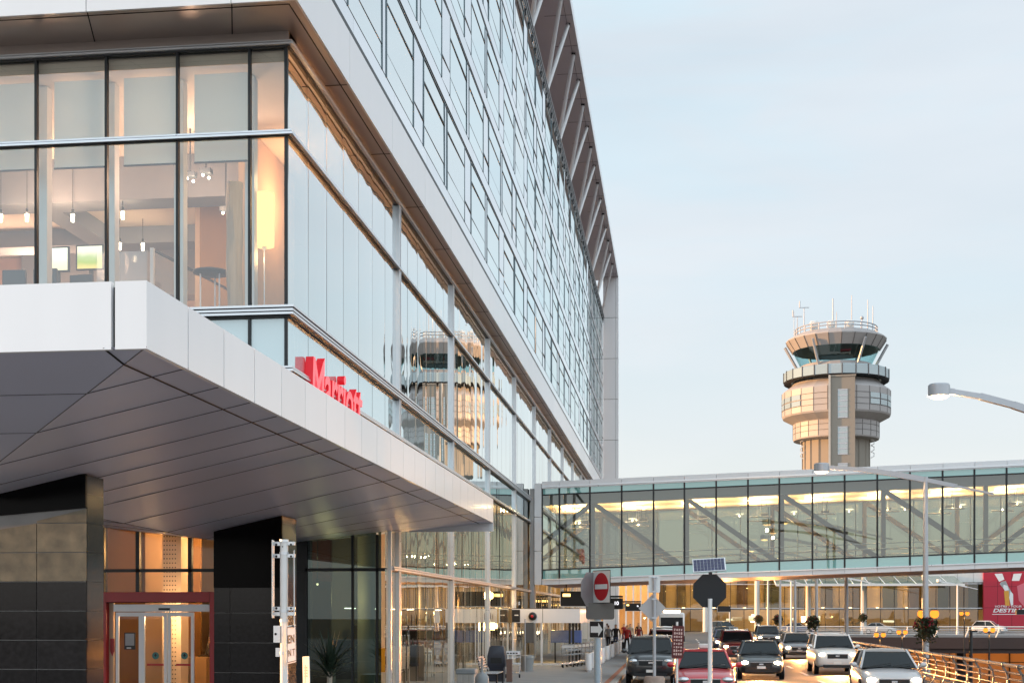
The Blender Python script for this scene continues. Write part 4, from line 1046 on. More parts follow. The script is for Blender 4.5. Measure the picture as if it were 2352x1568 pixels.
# arrivals level under the far deck
low = thing('lower_arrivals_front', 'orange lit lower arrivals front under the far road deck', 'building', (45, 176, -6.5))
m_ = MB(plaster_warm, frame_dark, girder_dark)
m_.box(10, 95, 180, 180.4, -6.5, -.95)
m_.m(2)
for k in range(9): m_.box(14+9*k, 15+9*k, 160, 161, -6.5, -.92)
m_.box(9.9, 95, 149.9, 150.6, -1.6, -.92)
m_.m(1)
for k in range(34): m_.box(10+2.5*k, 10.12+2.5*k, 179.8, 180, -6.5, -.95)
m_.box(10, 95, 179.85, 180, -3.6, -3.5); m_.build('wall', low, smooth=False)
for k in range(7): lamp('arrivals_glow', (18+10*k, 170, -2.4), 900, (1, .36, .07), .4, low)

# ---------------------------------------------------------------- kerb-side metal guard rail
XR = 9.2
rail_steel = mat('rail_steel', (.19, .185, .18), .34, .7, .5, .12, 3)
rail = thing('guard_rail', 'curved metal guard rail with pipe rails along the road edge at right', 'railing', (XR, 60, 0))
for dx, z, r in ((0, 1.10, .055), (.10, .88, .032), (.13, .70, .032), (.12, .52, .032), (.06, .34, .032)):
    m_ = MB(rail_steel); m_.tube((XR+dx, 14, z), (XR+dx, 146, z), r, n=10); m_.build('rail', rail)
def rail_post(y):
    m = MB(rail_steel)
    c_ = [(-.10, .0), (.02, .18), (.11, .42), (.13, .66), (.09, .88), (-.01, 1.04)]
    for a, b in zip(c_[:-1], c_[1:]): m.beam((XR+a[0]-.02, y, a[1]), (XR+b[0]-.02, y, b[1]), .05, .09, up=(0, 1, 0))
    m.tube((XR, y-.05, 1.10), (XR, y+.05, 1.10), .072, n=12); m.box(XR-.25, XR+.05, y-.08, y+.08, 0, .02); return m
pr = rail_post(15.0).build('post', rail)
y = 16.8
while y < 146:
    q = pr.copy(); COL.objects.link(q); q.parent = rail; q.location = (0, y-15.0, 0); y += 1.75
fr = thing('deck_railing', 'white pipe railing along the far road deck before the terminal', 'railing', (40, 150, 0))
for z in (1.25, 1.0, .8, .6, .4):
    m_ = MB(pole_white); m_.tube((9.8, 150, z), (95, 150, z), .055 if z > 1.2 else .04, n=8); m_.build('rail', fr)
def dpost(x):
    m = MB(pole_white); m.path([(x-.35, 150.0, .1), (x-.12, 149.95, .6), (x, 149.95, 1.0), (x, 150, 1.25)], .075, 8); return m
p0 = dpost(12.0).build('post', fr)
for k in range(1, 26):
    q = p0.copy(); COL.objects.link(q); q.parent = fr; q.location = (3.2*k, 0, 0)

# ---------------------------------------------------------------- street lamps along the right edge
def lamp_post(lab, x, y, rz=0., arm=4.1, rise=8.0, tone=0, basket=True, light=True):
    t = thing('street_lamp', lab, 'street lamp', (x, y, 0), rz, 'tall street lamps along the road edge')
    m = MB(pole_grey if tone == 0 else pole_white); m.path([(0, 0, 0), (0, 0, 2), (0, 0, rise)], [.13, .12, .085], 12); m.tube((0, 0, 0), (0, 0, .35), .19, n=12); m.build('pole', t, world=False)
    m = MB(pole_grey if tone == 0 else pole_white)
    pts = [(2.6, 0, rise-.72), (1.2, 0, rise-.40), (0, 0, rise-.12), (-1.4, 0, rise+.16), (-2.6, 0, rise+.34), (-arm+.3, 0, rise+.42)]
    hs = [.06, .13, .17, .15, .12, .09]
    for (a, b, h) in zip(pts[:-1], pts[1:], hs): m.beam(a, b, .13, h*1.25)
    m.build('arm', t, world=False)
    m = MB(pole_grey if tone == 0 else pole_white); m.lathe((-arm, 0, rise+.26), [(.001, .34), (.27, .34), (.30, .30), (.30, 0), (.27, 0), (.27, .02), (.001, .02)], 20); m.box(-arm+.25, -arm+.5, -.07, .07, rise+.36, rise+.50); h_ = m.build('lamp_head', t, world=False)
    m = MB(lamp_lens if light else off_white); m.lathe((-arm, 0, rise+.22), [(.001, -.05), (.12, -.04), (.22, -.01), (.265, .05), (.001, .05)], 20); m.build('lens', h_, world=False)
    if light:
        q = lamp('street_glow', (-arm, 0, rise-.1), 420, (1, .62, .32), .1); q.parent = t; q.location = (-arm, 0, rise-.1)
    return t
lamp_post('nearest street lamp, only its lit drum head and arm in the top right sky', gx(2414, 39.5), gy(2414, 39.5), .50, 4.05, 8.42)
lamp_post('tall grey street lamp with twin arms in front of the glazed bridge', gx(2126, 53.5), gy(2126, 53.5), -.02, 4.05, 8.0)
ys_ = [(1944, 78, 'reddish'), (1875, 95, ''), (1826, 112, ''), (1792, 129, ''), (1764, 146, '')]
labs = ['first street lamp pole right of the row under the bridge', 'second street lamp pole of the row under the bridge, with a flower ball', 'third street lamp pole of the row under the bridge', 'fourth street lamp pole of the row under the bridge', 'last and thinnest street lamp pole of the row under the bridge']
for (u, d, t_), lb in zip(ys_, labs): lamp_post(lb, gx(u, d), gy(u, d), 0, 3.6, 7.6, 0)
for k, (u, d, v0) in enumerate(((1979, 178, 1325), (2199, 178, 1334), (1817, 178, 1326))):
    lamp_post(['white street lamp on the far deck in front of the terminal awning', 'white street lamp on the far deck in front of the white panel', 'white street lamp on the far deck behind the row of poles'][k], gx(u, d), gy(u, d), 0, 2.4, gz(v0+6, d), 1, light=False)
# flower balls on the lamp poles
def leaf_ball(lab, c_, r, n=560, red=.12, name='hanging_basket'):
    t = thing(name, lab, 'flower basket', (c_[0], c_[1], c_[2]), group='flower baskets on lamp poles')
    m = MB(leaf_dark, flower_red)
    for i in range(n):
        a, b = R.uniform(0, 2*PI), math.acos(R.uniform(-1, 1)); q = r*(R.random()**.35)*R.uniform(.8, 1.12)
        p = Vector((c_[0]+q*math.sin(b)*math.cos(a), c_[1]+q*math.sin(b)*math.sin(a), c_[2]+q*math.cos(b)*.9-(r*R.uniform(0, .7) if math.cos(b) < -.2 and R.random() < .3 else 0)))
        s = r*R.uniform(.12, .24); ax = Vector((R.gauss(0, 1), R.gauss(0, 1), R.gauss(0, 1))).normalized(); bx_ = ax.cross(Vector((.3, .5, .8))).normalized()
        m.m(1 if R.random() < red and q > .6*r and p.z > c_[2] else 0); m.face([p-ax*s, p+bx_*s*.5, p+ax*s, p-bx_*s*.5])
    m.build('foliage', t, smooth=False, recalc=False)
    m = MB(soil); m.lathe((c_[0], c_[1], c_[2]-r*.6), [(.001, 0), (r*.35, .05), (r*.55, r*.5), (.001, r*.5)], 14); m.build('pot', t)
for lb, u, v, d, r in (('big dark flower ball on the street lamp pole by the orange globes', 2128, 1441, 53.0, .50), ('dark flower ball with red blooms on the second pole', 1866, 1428, 94.5, .52), ('small dark flower ball right of the last poles', 1787, 1422, 130, .52), ('small dark flower ball hung on the fourth pole', 1742, 1421, 150, .55), ('far dark flower ball near the white terminal column', 1982, 1417, 148, .5)):
    x, y, z = P(u, v, d); leaf_ball(lb, (x, y, z), r)
# twin globe lamps of the lower road
for k, (u, v, d, lab) in enumerate(((2132, 1409, 66, 'orange twin globe lamp behind the big street lamp pole'), (2021, 1457, 120, 'lit twin globe lamp left of a pair under the far deck'), (2072, 1451, 128, 'lit twin globe lamp right of a pair under the far deck'), (2272, 1446, 118, 'lit twin globe lamp before the red poster wall'), (2215, 1408, 140, 'dim lamp beside the dark terminal glazing'))):
    x, y, z = P(u, v, d); t = thing('globe_lamp', lab, 'globe lamp', (x, y, -6.5), group='twin globe lamps of the lower road')
    m_ = MB(frame_dark); m_.path([(x, y, -6.5), (x, y, z-.25)], [.10, .06], 8); m_.beam((x-.4, y, z-.22), (x+.4, y, z-.22), .06, .06); m_.build('pole', t)
    for s_ in (-1, 1):
        m_ = MB(lamp_globe); m_.ball((x+s_*.30, y, z), .22, 8); g_ = m_.build('globe', t)
        m_ = MB(frame_dark); m_.lathe((x+s_*.30, y, z+.17), [(.001, .09), (.12, .06), (.20, 0), (.001, 0)], 12); m_.build('cap', g_)
    lamp('globe_glow', (x, y-.1, z-.5), 60, (1, .45, .12), .2, t)
x, y = gx(2230, 70), gy(2230, 70); bp_ = thing('dark_pole', 'slim black lamp post rising from the lower road before the railing', 'lamp post', (x, y, -6.5))
m_ = MB(frame_black); m_.path([(x, y, -6.5), (x, y, gz(1449, 70))], [.11, .085], 10); m_.build('pole', bp_)
m_ = MB(frame_black); m_.box(x-.09, x+.32, y-.1, y+.1, gz(1449, 70)-.06, gz(1449, 70)+.05); m_.build('bracket', bp_)
x, y, z = P(2345, 1405, 70); t = thing('dark_lamp_box', 'black box lamp on a post cutting the edge of the red poster', 'lamp post', (x, y, -6.5)); m_ = MB(frame_black); m_.box(x-.25, x+.3, y-.15, y+.15, z-.12, z+.14); m_.build('box', t); m_ = MB(frame_black); m_.path([(x+.5, y, -6.5), (x+.5, y, z+.1)], .07, 8); m_.box(x+.2, x+.5, y-.04, y+.04, z-.02, z+.03); m_.build('pole', t)

# ================================================================ SIGNS
def rrect(mb, cx, cz, w, h, r, T, th, n=5):
    pts = []
    for sx, sz, a0 in ((1, 1, 0), (-1, 1, PI/2), (-1, -1, PI), (1, -1, 1.5*PI)):
        for k in range(n+1):
            a = a0+PI/2*k/n; pts.append((cx+sx*(w/2-r)+r*math.cos(a), cz+sz*(h/2-r)+r*math.sin(a)))
    mb.prism([T @ Vector((p[0], 0, p[1])) for p in pts], T.to_3x3() @ Vector((0, th, 0)))
def npoly(mb, cx, cz, r, n, T, th, a0=0., y=0., sx=1.):
    mb.prism([T @ Vector((cx+sx*r*math.cos(a0+2*PI*k/n), y, cz+r*math.sin(a0+2*PI*k/n))) for k in range(n)], T.to_3x3() @ Vector((0, th, 0)))
def TR(x, y, z, rz): return Matrix.Translation((x, y, z)) @ Matrix.Rotation(rz, 4, 'Z')
def flat(mb, s, T, cx, cz, h, w=None, y=-.006, bold=0.):
    vs, fs = text_geo(s, 1., 0, 0, 'LEFT', bold); x0 = min(p[0] for p in vs); x1 = max(p[0] for p in vs); z0 = min(p[1] for p in vs); z1 = max(p[1] for p in vs)
    k = h/(z1-z0); kx = k if w is None else w/(x1-x0)
    mb.add([T @ Vector((cx+(p[0]-(x0+x1)/2)*kx, y, cz+(p[1]-(z0+z1)/2)*k)) for p in vs], fs)
# no-entry sign post
d = 38.0; px, py = gx(1373, d), gy(1373, d)
t = thing('no_entry_sign', 'pale blue post with red no entry plate, grey sign backs and a black arrow plate', 'sign', (px, py, .15))
m_ = MB(pole_blue); m_.path([(px, py, .15), (px, py, 2.62)], .10, 12); m_.build('pole', t)
def zc(v): return gz(v, d)
def xc(u): return gx(u, d)
T = TR(xc(1382.5), py-.25, zc(1347), -math.radians(55))
m_ = MB(sign_black, sign_white, sign_stop_red)
rrect(m_, 0, 0, .93, .93, .03, T, .012); m_.m(1); rrect(m_, 0, 0, .885, .885, .02, T @ Matrix.Translation((0, -.004, 0)), .004)
m_.m(2); npoly(m_, 0, 0, .39, 36, T, .004, y=-.010); m_.m(1); T2 = T @ Matrix.Translation((0, -.014, 0)); rrect(m_, 0, .0, .66, .135, .01, T2, .003)
m_.build('no_entry_plate', t, smooth=False)
T = TR(xc(1356), py-.05, zc(1353), math.radians(62))
m_ = MB(sign_back); npoly(m_, 0, 0, .52, 8, T, .012, PI/8); m_.build('octagon_back', t, smooth=False)
T = TR(xc(1379), py-.12, zc(1403), .05)
m_ = MB(sign_back_dark); rrect(m_, 0, 0, .80, .46, .07, T, .012); m_.build('blank_tab', t, smooth=False)
T = TR(xc(1371), py-.14, zc(1444.5), -.5)
m_ = MB(sign_white, sign_black); rrect(m_, 0, 0, .47, .47, .02, T, .012); m_.m(1); rrect(m_, 0, 0, .45, .45, .015, T @ Matrix.Translation((0, -.004, 0)), .003)
m_.m(0); m_.prism([T @ Vector((p[0], -.009, p[1])) for p in ((-.19, -.09), (.06, -.09), (.06, -.19), (.20, 0), (.06, .19), (.06, .09), (-.19, .09))], T.to_3x3() @ Vector((0, .003, 0))); m_.build('arrow_plate', t, smooth=False)
# middle sign post seen from behind
d = 36.0; px, py = gx(1503, d), gy(1503, d)
t = thing('sign_post', 'grey post with a white plate back above a diamond sign back on a concrete base', 'sign', (px, py, .15))
m_ = MB(pole_grey); m_.path([(px, py, .5), (px, py, gz(1324, d))], .045, 10); m_.build('pole', t)
m_ = MB(mat('base_concrete', (.34, .26, .22), .9, 0, .2, .3, 8, bump=.4)); m_.lathe((px, py, .15), [(.001, 0), (.30, 0), (.28, gz(1556, d)-.17), (.25, gz(1552, d)-.15), (.001, gz(1552, d)-.15)], 24); m_.build('base', t)
m_ = MB(sign_white); rrect(m_, 0, 0, .30, .46, .04, TR(px, py+.05, gz(1340.5, d), .05), .01); m_.build('plate', t, smooth=False)
m_ = MB(mat('diamond_back', (.46, .44, .44), .5, .3)); npoly(m_, 0, 0, .37, 4, TR(gx(1498.5, d), py+.06, gz(1396, d), .05), .01); m_.build('diamond_plate', t, smooth=False)
m_ = MB(alu)
for v in (1325, 1358, 1375, 1418): m_.box(px-.07, px+.07, py-.05, py+.06, gz(v, d)-.02, gz(v, d)+.02)
m_.build('clamp', t)
# stop sign back with solar panel
d = 30.5; px, py = gx(1633, d), gy(1633, d)
t = thing('solar_stop_sign', 'black octagonal sign back with a solar panel on top of its white pole', 'sign', (px, py, .15))
m_ = MB(pole_white); m_.path([(px-.02, py, .15), (px-.02, py, gz(1374, d))], .05, 12); m_.build('pole', t)
m_ = MB(sign_black); npoly(m_, 0, 0, .405, 8, TR(gx(1630, d), py+.06, gz(1356, d), .02), .03, PI/8); m_.build('octagon_plate', t, smooth=False)
m_ = MB(frame_dark); m_.box(px-.05, px+.03, py+.05, py+.13, gz(1318, d)-.02, gz(1309, d)); m_.build('bracket', t)
zc_, xc_ = gz(1296, d), gx(1629, d)
m_ = MB(white_metal, solar_cell, alu)
tl = Matrix.Translation((xc_, py+.05, zc_)) @ Matrix.Rotation(-.06, 4, 'Y') @ Matrix.Rotation(-.75, 4, 'X')
hw, hh = .37, .205
def qb(mb, x0, x1, z0, z1, y0, y1): mb.hexa([tl @ Vector(p) for p in ((x0, y0, z0), (x1, y0, z0), (x1, y1, z0), (x0, y1, z0), (x0, y0, z1), (x1, y0, z1), (x1, y1, z1), (x0, y1, z1))])
qb(m_, -hw, hw, -hh, hh, 0, .03); m_.m(1)
for i in range(9):
    for j in range(4): qb(m_, -hw+.02+.0775*i, -hw+.092+.0775*i, -hh+.02+.093*j, -hh+.107+.093*j, -.004, 0)
m_.build('solar_panel', t, smooth=False)
# dark red notice on a pole
d = 33.0; px, py = gx(1557, d), gy(1557, d)
t = thing('notice_sign', 'tall maroon notice sign with lines of text on a thin pole', 'sign', (px, py, .15))
m_ = MB(pole_white); m_.path([(px-.02, py+.05, .15), (px-.02, py+.05, gz(1427, d))], .03, 10); m_.build('pole', t)
T = TR(px, py, gz(1473.5, d), .08) @ Matrix.Rotation(.03, 4, 'Y')
m_ = MB(maroon, mat('notice_text', (.62, .42, .38), .5)); rrect(m_, 0, 0, .285, .80, .03, T, .012); m_.m(1)
for k in range(8):
    zz = .30-.085*k
    for j in range(4):
        xx = -.10+.055*j; hh_ = R.uniform(.014, .03); m_.prism([T @ Vector(p) for p in ((xx, -.004, zz-hh_), (xx+R.uniform(.02, .045), -.004, zz-hh_), (xx+.035, -.004, zz+hh_), (xx, -.004, zz+hh_))], T.to_3x3() @ Vector((0, -.002, 0)))
m_.build('notice_plate', t, smooth=False)
# white post at left with edge-on plates
d = 17.8; px, py = gx(652.5, d), gy(652.5, d)
t = thing('parking_sign_post', 'thick white pole with edge-on plates and a small black lettered sign at left', 'sign', (px, py, .15))
m_ = MB(pole_white, seam_dark); m_.path([(px, py, .15), (px, py, gz(1241, d))], .052, 14)
m_.m(1); m_.ball((px-.005, py-.053, gz(1255, d)), .008, 5); m_.build('pole', t)
m_ = MB(alu_light, seam_dark)
for v in (1241, 1270, 1402, 1424, 1498): m_.lathe((px, py, gz(v, d)-.02), [(.052, 0), (.061, 0), (.061, .035), (.052, .035)], 14)
for v in (1247, 1275, 1396, 1408): m_.box(px-.16, px-.05, py-.02, py+.02, gz(v, d)-.03, gz(v, d)+.02); m_.box(px+.05, px+.15, py-.02, py+.02, gz(v, d)-.025, gz(v, d)+.02)
m_.m(1)
for v in (1250, 1277, 1396): m_.ball((px-.10, py-.024, gz(v, d)), .016, 5); m_.ball((px+.10, py-.024, gz(v, d)), .014, 5)
m_.build('clamp', t)
m_ = MB(sign_white, sign_back); T = TR(px-.145, py, (gz(1240, d)+gz(1418, d))/2, math.radians(101)); rrect(m_, 0, 0, .26, gz(1240, d)-gz(1418, d), .01, T, .008); m_.m(1); rrect(m_, 0, 0, .24, .98, .01, T @ Matrix.Translation((0, .010, 0)), .003); m_.build('side_plate', t, smooth=False)
m_ = MB(sign_white); T = TR(px+.13, py+.03, (gz(1263, d)+gz(1440, d))/2, math.radians(110)) @ Matrix.Rotation(.05, 4, 'Y'); rrect(m_, 0, 0, .18, gz(1263, d)-gz(1440, d), .01, T, .008); m_.build('side_plate', t, smooth=False)
m_ = MB(sign_white, sign_black, sign_back); T = TR(px+.115, py-.05, gz(1478, d), math.radians(86)) @ Matrix.Rotation(-.05, 4, 'Y')
rrect(m_, 0, 0, .36, .50, .03, T, .008); m_.m(1)
for (x0, x1, z0, z1) in ((-.165, .165, .225, .235), (-.165, .165, -.235, -.225), (-.165, -.157, -.225, .225), (.157, .165, -.225, .225)):
    m_.prism([T @ Vector(p) for p in ((x0, -.003, z0), (x1, -.003, z0), (x1, -.003, z1), (x0, -.003, z1))], T.to_3x3() @ Vector((0, -.002, 0)))
flat(m_, 'EN', T, -.02, .07, .11, .24, bold=.02); flat(m_, 'N T', T, -.01, -.11, .09, .24, bold=.01); m_.build('lettered_plate', t, smooth=False)
m_ = MB(alu_light, seam_dark); m_.box(px-.13, px-.04, py-.05, py+.05, gz(1457, d)-.10, gz(1436, d)+.0); m_.box(px-.11, px-.04, py-.02, py+.02, gz(1500, d)-.04, gz(1492, d)+.03); m_.m(1).ball((px-.10, py-.055, gz(1455, d)), .016, 5); m_.build('bracket', t)
d = 19.0; px, py = gx(703, d), gy(703, d)
t = thing('kerb_notice', 'small white notice board with an orange mark on a low post beside the white pole', 'sign', (px, py, .15))
m_ = MB(sign_white, poster_grey, sign_yellow); T = TR(px, py, gz(1560, d), math.radians(-50)) @ Matrix.Rotation(-.05, 4, 'Y'); rrect(m_, 0, 0, .22, .66, .02, T, .01)
m_.m(1)
for k in range(4): m_.prism([T @ Vector(p) for p in ((-.05, -.003, .16-.04*k), (.06, -.003, .16-.04*k), (.05, -.003, .185-.04*k), (-.04, -.003, .185-.04*k))], T.to_3x3() @ Vector((0, -.002, 0)))
m_.m(2).prism([T @ Vector(p) for p in ((-.07, -.003, -.30), (.07, -.003, -.30), (.05, -.003, -.05), (-.03, -.003, -.08))], T.to_3x3() @ Vector((0, -.002, 0))); m_.build('notice_plate', t, smooth=False)
m_ = MB(pole_grey); m_.path([(px, py+.03, .15), (px, py+.03, 1.8)], .03, 8); m_.build('pole', t)
# hanging gate signs
def gate(lab, u0, u1, v0, v1, d, num=None, amb=True, arm='up', amb_u=None):
    y = gy((u0+u1)/2, d); xa, xb = gx(u0, d), gx(u1, d); za, zb = gz(v1, d), gz(v0, d)
    t = thing('gate_sign', lab, 'gate sign', ((xa+xb)/2, y, za), group='black gate signs over the pavement')
    m = MB(sign_black, white_metal); m.box(xa, xb, y, y+.18, za, zb); m.m(1).box(xa-.03, xa, y-.005, y+.19, za-.02, zb+.02); m.box(xa, xb, y-.005, y+.19, za-.03, za); m.build('box', t, smooth=False)
    if amb: m = MB(sign_amber); m.box(xa+.12, xa+.12+(xb-xa)*.16, y-.012, y-.002, zb-(zb-za)*.36, zb-(zb-za)*.16); m.build('lit_panel', t, smooth=False)
    if num:
        m = MB(text_lit); flat(m, num, Matrix.Translation((0, y, 0)), xb-.40*(zb-za)*len(num)**.5, zb-(zb-za)*.45, (zb-za)*.33, y=-.012, bold=.01); m.build('numeral', t, smooth=False, recalc=False)
    m = MB(frame_dark)
    if arm == 'up':
        for x in (xa+.3, xb-.3): m.tube((x, y+.09, zb), (x, y+.09, zb+.55), .03, n=8)
    else: m.beam((-7.7, y+.09, zb+.12), (xb, y+.09, zb+.12), .10, .14)
    m.build('bracket', t)
gate('large black gate sign with amber light hung left under the bridge', 1287, 1398, 1357, 1391, 72.5, None, True, 'up')
gate('black gate sign with white number ten', 1350, 1431, 1373, 1398, 96, '10', True, 'side')
gate('smaller black gate sign with white number nine', 1436, 1472, 1384, 1402, 122, '9', True, 'side')
t_ = gate('distant small dark gate sign in front of the terminal glass', 1648, 1678, 1391, 1404, 196, None, False, 'none')
for o in list(bpy.data.objects):
    if o.name.startswith('bracket') and o.parent and o.parent.get('label', '').startswith('distant small dark gate'):
        bpy.data.objects.remove(o)
x, y, z = P(1663, 1404, 196); m_ = MB(pole_white); m_.path([(x+.8, y+.1, 0), (x+.8, y+.1, z+.9)], .08, 8)
q = [o for o in bpy.data.objects if o.get('label', '').startswith('distant small dark gate')][0]; m_.build('pole', q)

# ================================================================ PAVEMENT THINGS
def at(u, d): return gx(u, d), gy(u, d)
# vestibule with white fascia
ves = thing('glass_vestibule', 'glazed vestibule with white fascia box projecting over the pavement', 'vestibule', (-6.4, 66, .15))
vx0, vx1, vy0, vy1 = -7.72, -5.0, 63.0, 69.5
m_ = MB(white_panel, seam_dark)
m_.box(vx0, vx1+.5, vy0-.15, vy1+.5, 2.14, 2.80); m_.m(1).box(vx0+1.45, vx0+1.47, vy0-.156, vy0-.152, 2.14, 2.8); m_.box(vx1+.502, vx1+.506, 66.0, 66.02, 2.14, 2.8); m_.box(vx0, vx1+.45, vy0-.1, vy1+.4, 2.801, 2.83); m_.build('fascia', ves, smooth=False)
m_ = MB(alu_light, frame_black)
for x, y in ((vx0+.05, vy0), (vx0+1.4, vy0), (vx1, vy0), (vx1, 65.1), (vx1, 67.2), (vx1, vy1)): m_.m(0 if y == vy0 and x < vx1 else 1); m_.box(x-.05, x+.05, y-.05, y+.05, .15, 2.14)
m_.m(0).box(vx0, vx1, vy0-.04, vy0+.04, .15, .25); m_.build('frame', ves, smooth=False)
for a, b in (((vx0+.1, vy0), (vx0+1.35, vy0)), ((vx0+1.45, vy0), (vx1-.05, vy0)), ((vx1, vy0+.05), (vx1, 65.05)), ((vx1, 65.15), (vx1, 67.15)), ((vx1, 67.25), (vx1, vy1-.05))):
    m_ = MB(glass_door); m_.face([(a[0], a[1], .25), (b[0], b[1], .25), (b[0], b[1], 2.13), (a[0], a[1], 2.13)]); m_.build('glass_pane', ves, smooth=False)
for x, lab, mt in ((-7.3, 0, sign_black), ):
    m_ = MB(sign_black, poster_white); m_.box(gx(1173, 62.7), gx(1192, 62.7), vy0-.30, vy0-.27, 2.18, 2.76); m_.m(1).box(gx(1179, 62.7), gx(1188, 62.7), vy0-.306, vy0-.302, 2.48, 2.53); m_.build('door_sign', ves)
m_ = MB(frame_black, sign_stop_red); m_.ball((gx(1220, 62.5), vy0-.25, 2.45), .2, 8); m_.m(1).ball((gx(1220, 62.5), vy0-.44, 2.45), .07, 6); m_.build('signal_lamp', ves)
m_ = MB(plaster_warm); m_.box(vx0-2.5, vx0-2.4, vy0-1, vy1+4, .15, 3.6); m_.build('inner_wall', ves, smooth=False)
for y in (64.2, 67.5): lamp('vestibule_glow', (-6.3, y, 1.95), 60, (1, .62, .22), .2, ves)
lamp('vestibule_glow', (-7.0, 61.0, 3.4), 60, (1, .6, .25), .2, ves)
for k in range(9): lamp('hall_glow', (-10.2, 40+11*k, 3.0), 110, (1, .60, .24), .3, hotel)
for k in range(6): lamp('hall_glow', (-10.4, 42+15*k, 6.6), 55, (1, .70, .40), .3, hotel)
# check-in hall fittings behind the ground floor glass
for k in range(16):
    y = 39+3.1*k; m_ = MB([wood_warm, sign_yellow, poster_white, dark_furn][k % 4]); zt = R.uniform(1.0, 2.1); m_.box(-12.6, -11.9, y, y+R.uniform(.6, 1.8), .15, zt); m_.build('counter', hotel, smooth=False)
for k in range(7):
    y = 40+3.4*k; m_ = MB(lamp_white); m_.box(-11.0, -10.9, y+.4, y+1.6, 2.72, 2.75); m_.build('strip_light', hotel, smooth=False)
for k in range(9):
    y = 41+10*k; m_ = MB(off_white); m_.tube((-9.6, y, .15), (-9.6, y, 7.3), .28, n=14); m_.build('inner_column', hotel)
# no smoking sign
x, y = -7.55, 58.5
t = thing('no_smoking_sign', 'amber no smoking sign fixed by the glass wall near the vestibule', 'sign', (x, y, 2.0))
m_ = MB(sign_yellow, poster_white); m_.box(gx(1121, 58), gx(1138, 58), y, y+.03, gz(1430, 58), gz(1398, 58))
m_.m(1); xx, zz = gx(1129.5, 58), gz(1406, 58)
for k in range(20): a = 2*PI*k/20; m_.box(xx+.12*math.cos(a)-.015, xx+.12*math.cos(a)+.015, y-.004, y, zz+.12*math.sin(a)-.015, zz+.12*math.sin(a)+.015)
m_.beam((xx-.08, y-.003, zz+.08), (xx+.08, y-.003, zz-.08), .006, .02, up=(0, 1, 0)); m_.build('plate', t, smooth=False)
# concrete litter bin near
x, y = at(1072, 38.6); t = thing('concrete_bin', 'square pale concrete litter bin with grey lid at the bottom edge', 'litter bin', (x, y, .15))
m_ = MB(concrete_pale); m_.box(x-.25, x+.25, y-.25, y+.25, .15, .82)
for k in (-1, 0, 1): m_.box(x+.16*k-.06, x+.16*k+.06, y-.262, y-.25, .2, .8)
m_.build('body', t, bevel=.012)
m_ = MB(bin_grey); m_.box(x-.28, x+.28, y-.28, y+.28, .82, .97); m_.build('lid', t, bevel=.03)
# ashtray post
x, y = at(1107, 37.5); t = thing('ashtray_post', 'grey smokers post with domed base between the bin and the bench', 'ashtray', (x, y, .15))
m_ = MB(bin_grey); m_.lathe((x, y, .15), [(.001, 0), (.20, 0), (.20, .55), (.19, .64), (.13, .72), (.05, .76), (.035, .82), (.035, 1.15), (.001, 1.16)], 20); m_.build('body', t)
# bench
bx_, by_ = at(1122, 45); t = thing('park_bench', 'slatted metal bench facing the road beside the dark hooded bin', 'bench', (bx_, by_, .15))
bz_ = .15
m_ = MB(alu)
for k in range(6): m_.box(bx_-.10+.085*k, bx_-.035+.085*k, by_-.85, by_+.85, bz_+.42, bz_+.45)
m_.build('seat', t, bevel=.006)
m_ = MB(alu)
for k in range(6):
    z = bz_+.52+.08*k; x = bx_-.14-.025*k; m_.box(x-.012, x+.012, by_-.85, by_+.85, z, z+.055)
m_.build('backrest', t, bevel=.005)
for yy in (-.8, .8):
    m_ = MB(frame_black); m_.beam((bx_-.12, by_+yy, bz_), (bx_-.12, by_+yy, bz_+.45), .05, .05); m_.beam((bx_+.38, by_+yy, bz_), (bx_+.38, by_+yy, bz_+.42), .05, .05); m_.beam((bx_-.12, by_+yy, bz_+.40), (bx_+.40, by_+yy, bz_+.40), .05, .04); m_.beam((bx_-.12, by_+yy, bz_+.42), (bx_-.27, by_+yy, bz_+1.0), .05, .04); m_.build('leg', t)
# hooded dark bin
x, y = at(1142, 48.0); t = thing('hooded_bin', 'tall dark blue hooded bin behind the bench', 'bin', (x, y, .15))
m_ = MB(bin_dark); m_.loft([[(x-.26, y-.26, .15), (x+.26, y-.26, .15), (x+.26, y+.26, .15), (x-.26, y+.26, .15)], [(x-.26, y-.26, .62), (x+.26, y-.26, .62), (x+.26, y+.26, .62), (x-.26, y+.26, .62)], [(x-.32, y-.3, .72), (x+.32, y-.3, .72), (x+.32, y+.3, .72), (x-.32, y+.3, .72)], [(x-.32, y-.3, 1.05), (x+.32, y-.3, 1.05), (x+.32, y+.3, 1.05), (x-.32, y+.3, 1.05)], [(x-.25, y-.24, 1.38), (x+.25, y-.24, 1.38), (x+.25, y+.24, 1.38), (x-.25, y+.24, 1.38)], [(x-.2, y-.2, 1.42), (x+.2, y-.2, 1.42), (x+.2, y+.2, 1.42), (x-.2, y+.2, 1.42)]]); m_.build('body', t, bevel=.02)
m_ = MB(frame_black); m_.box(x-.2, x+.2, y-.305, y-.29, .8, 1.0); m_.build('opening', t)
x, y = at(1170, 47.5); m_ = MB(mat('post_brown', (.16, .10, .08), .7)); m_.box(x-.10, x+.10, y-.1, y+.1, .15, .95); tag(m_.build('timber_post', bevel=.01), 'short brown post between the hooded bin and the luggage cart', 'post')
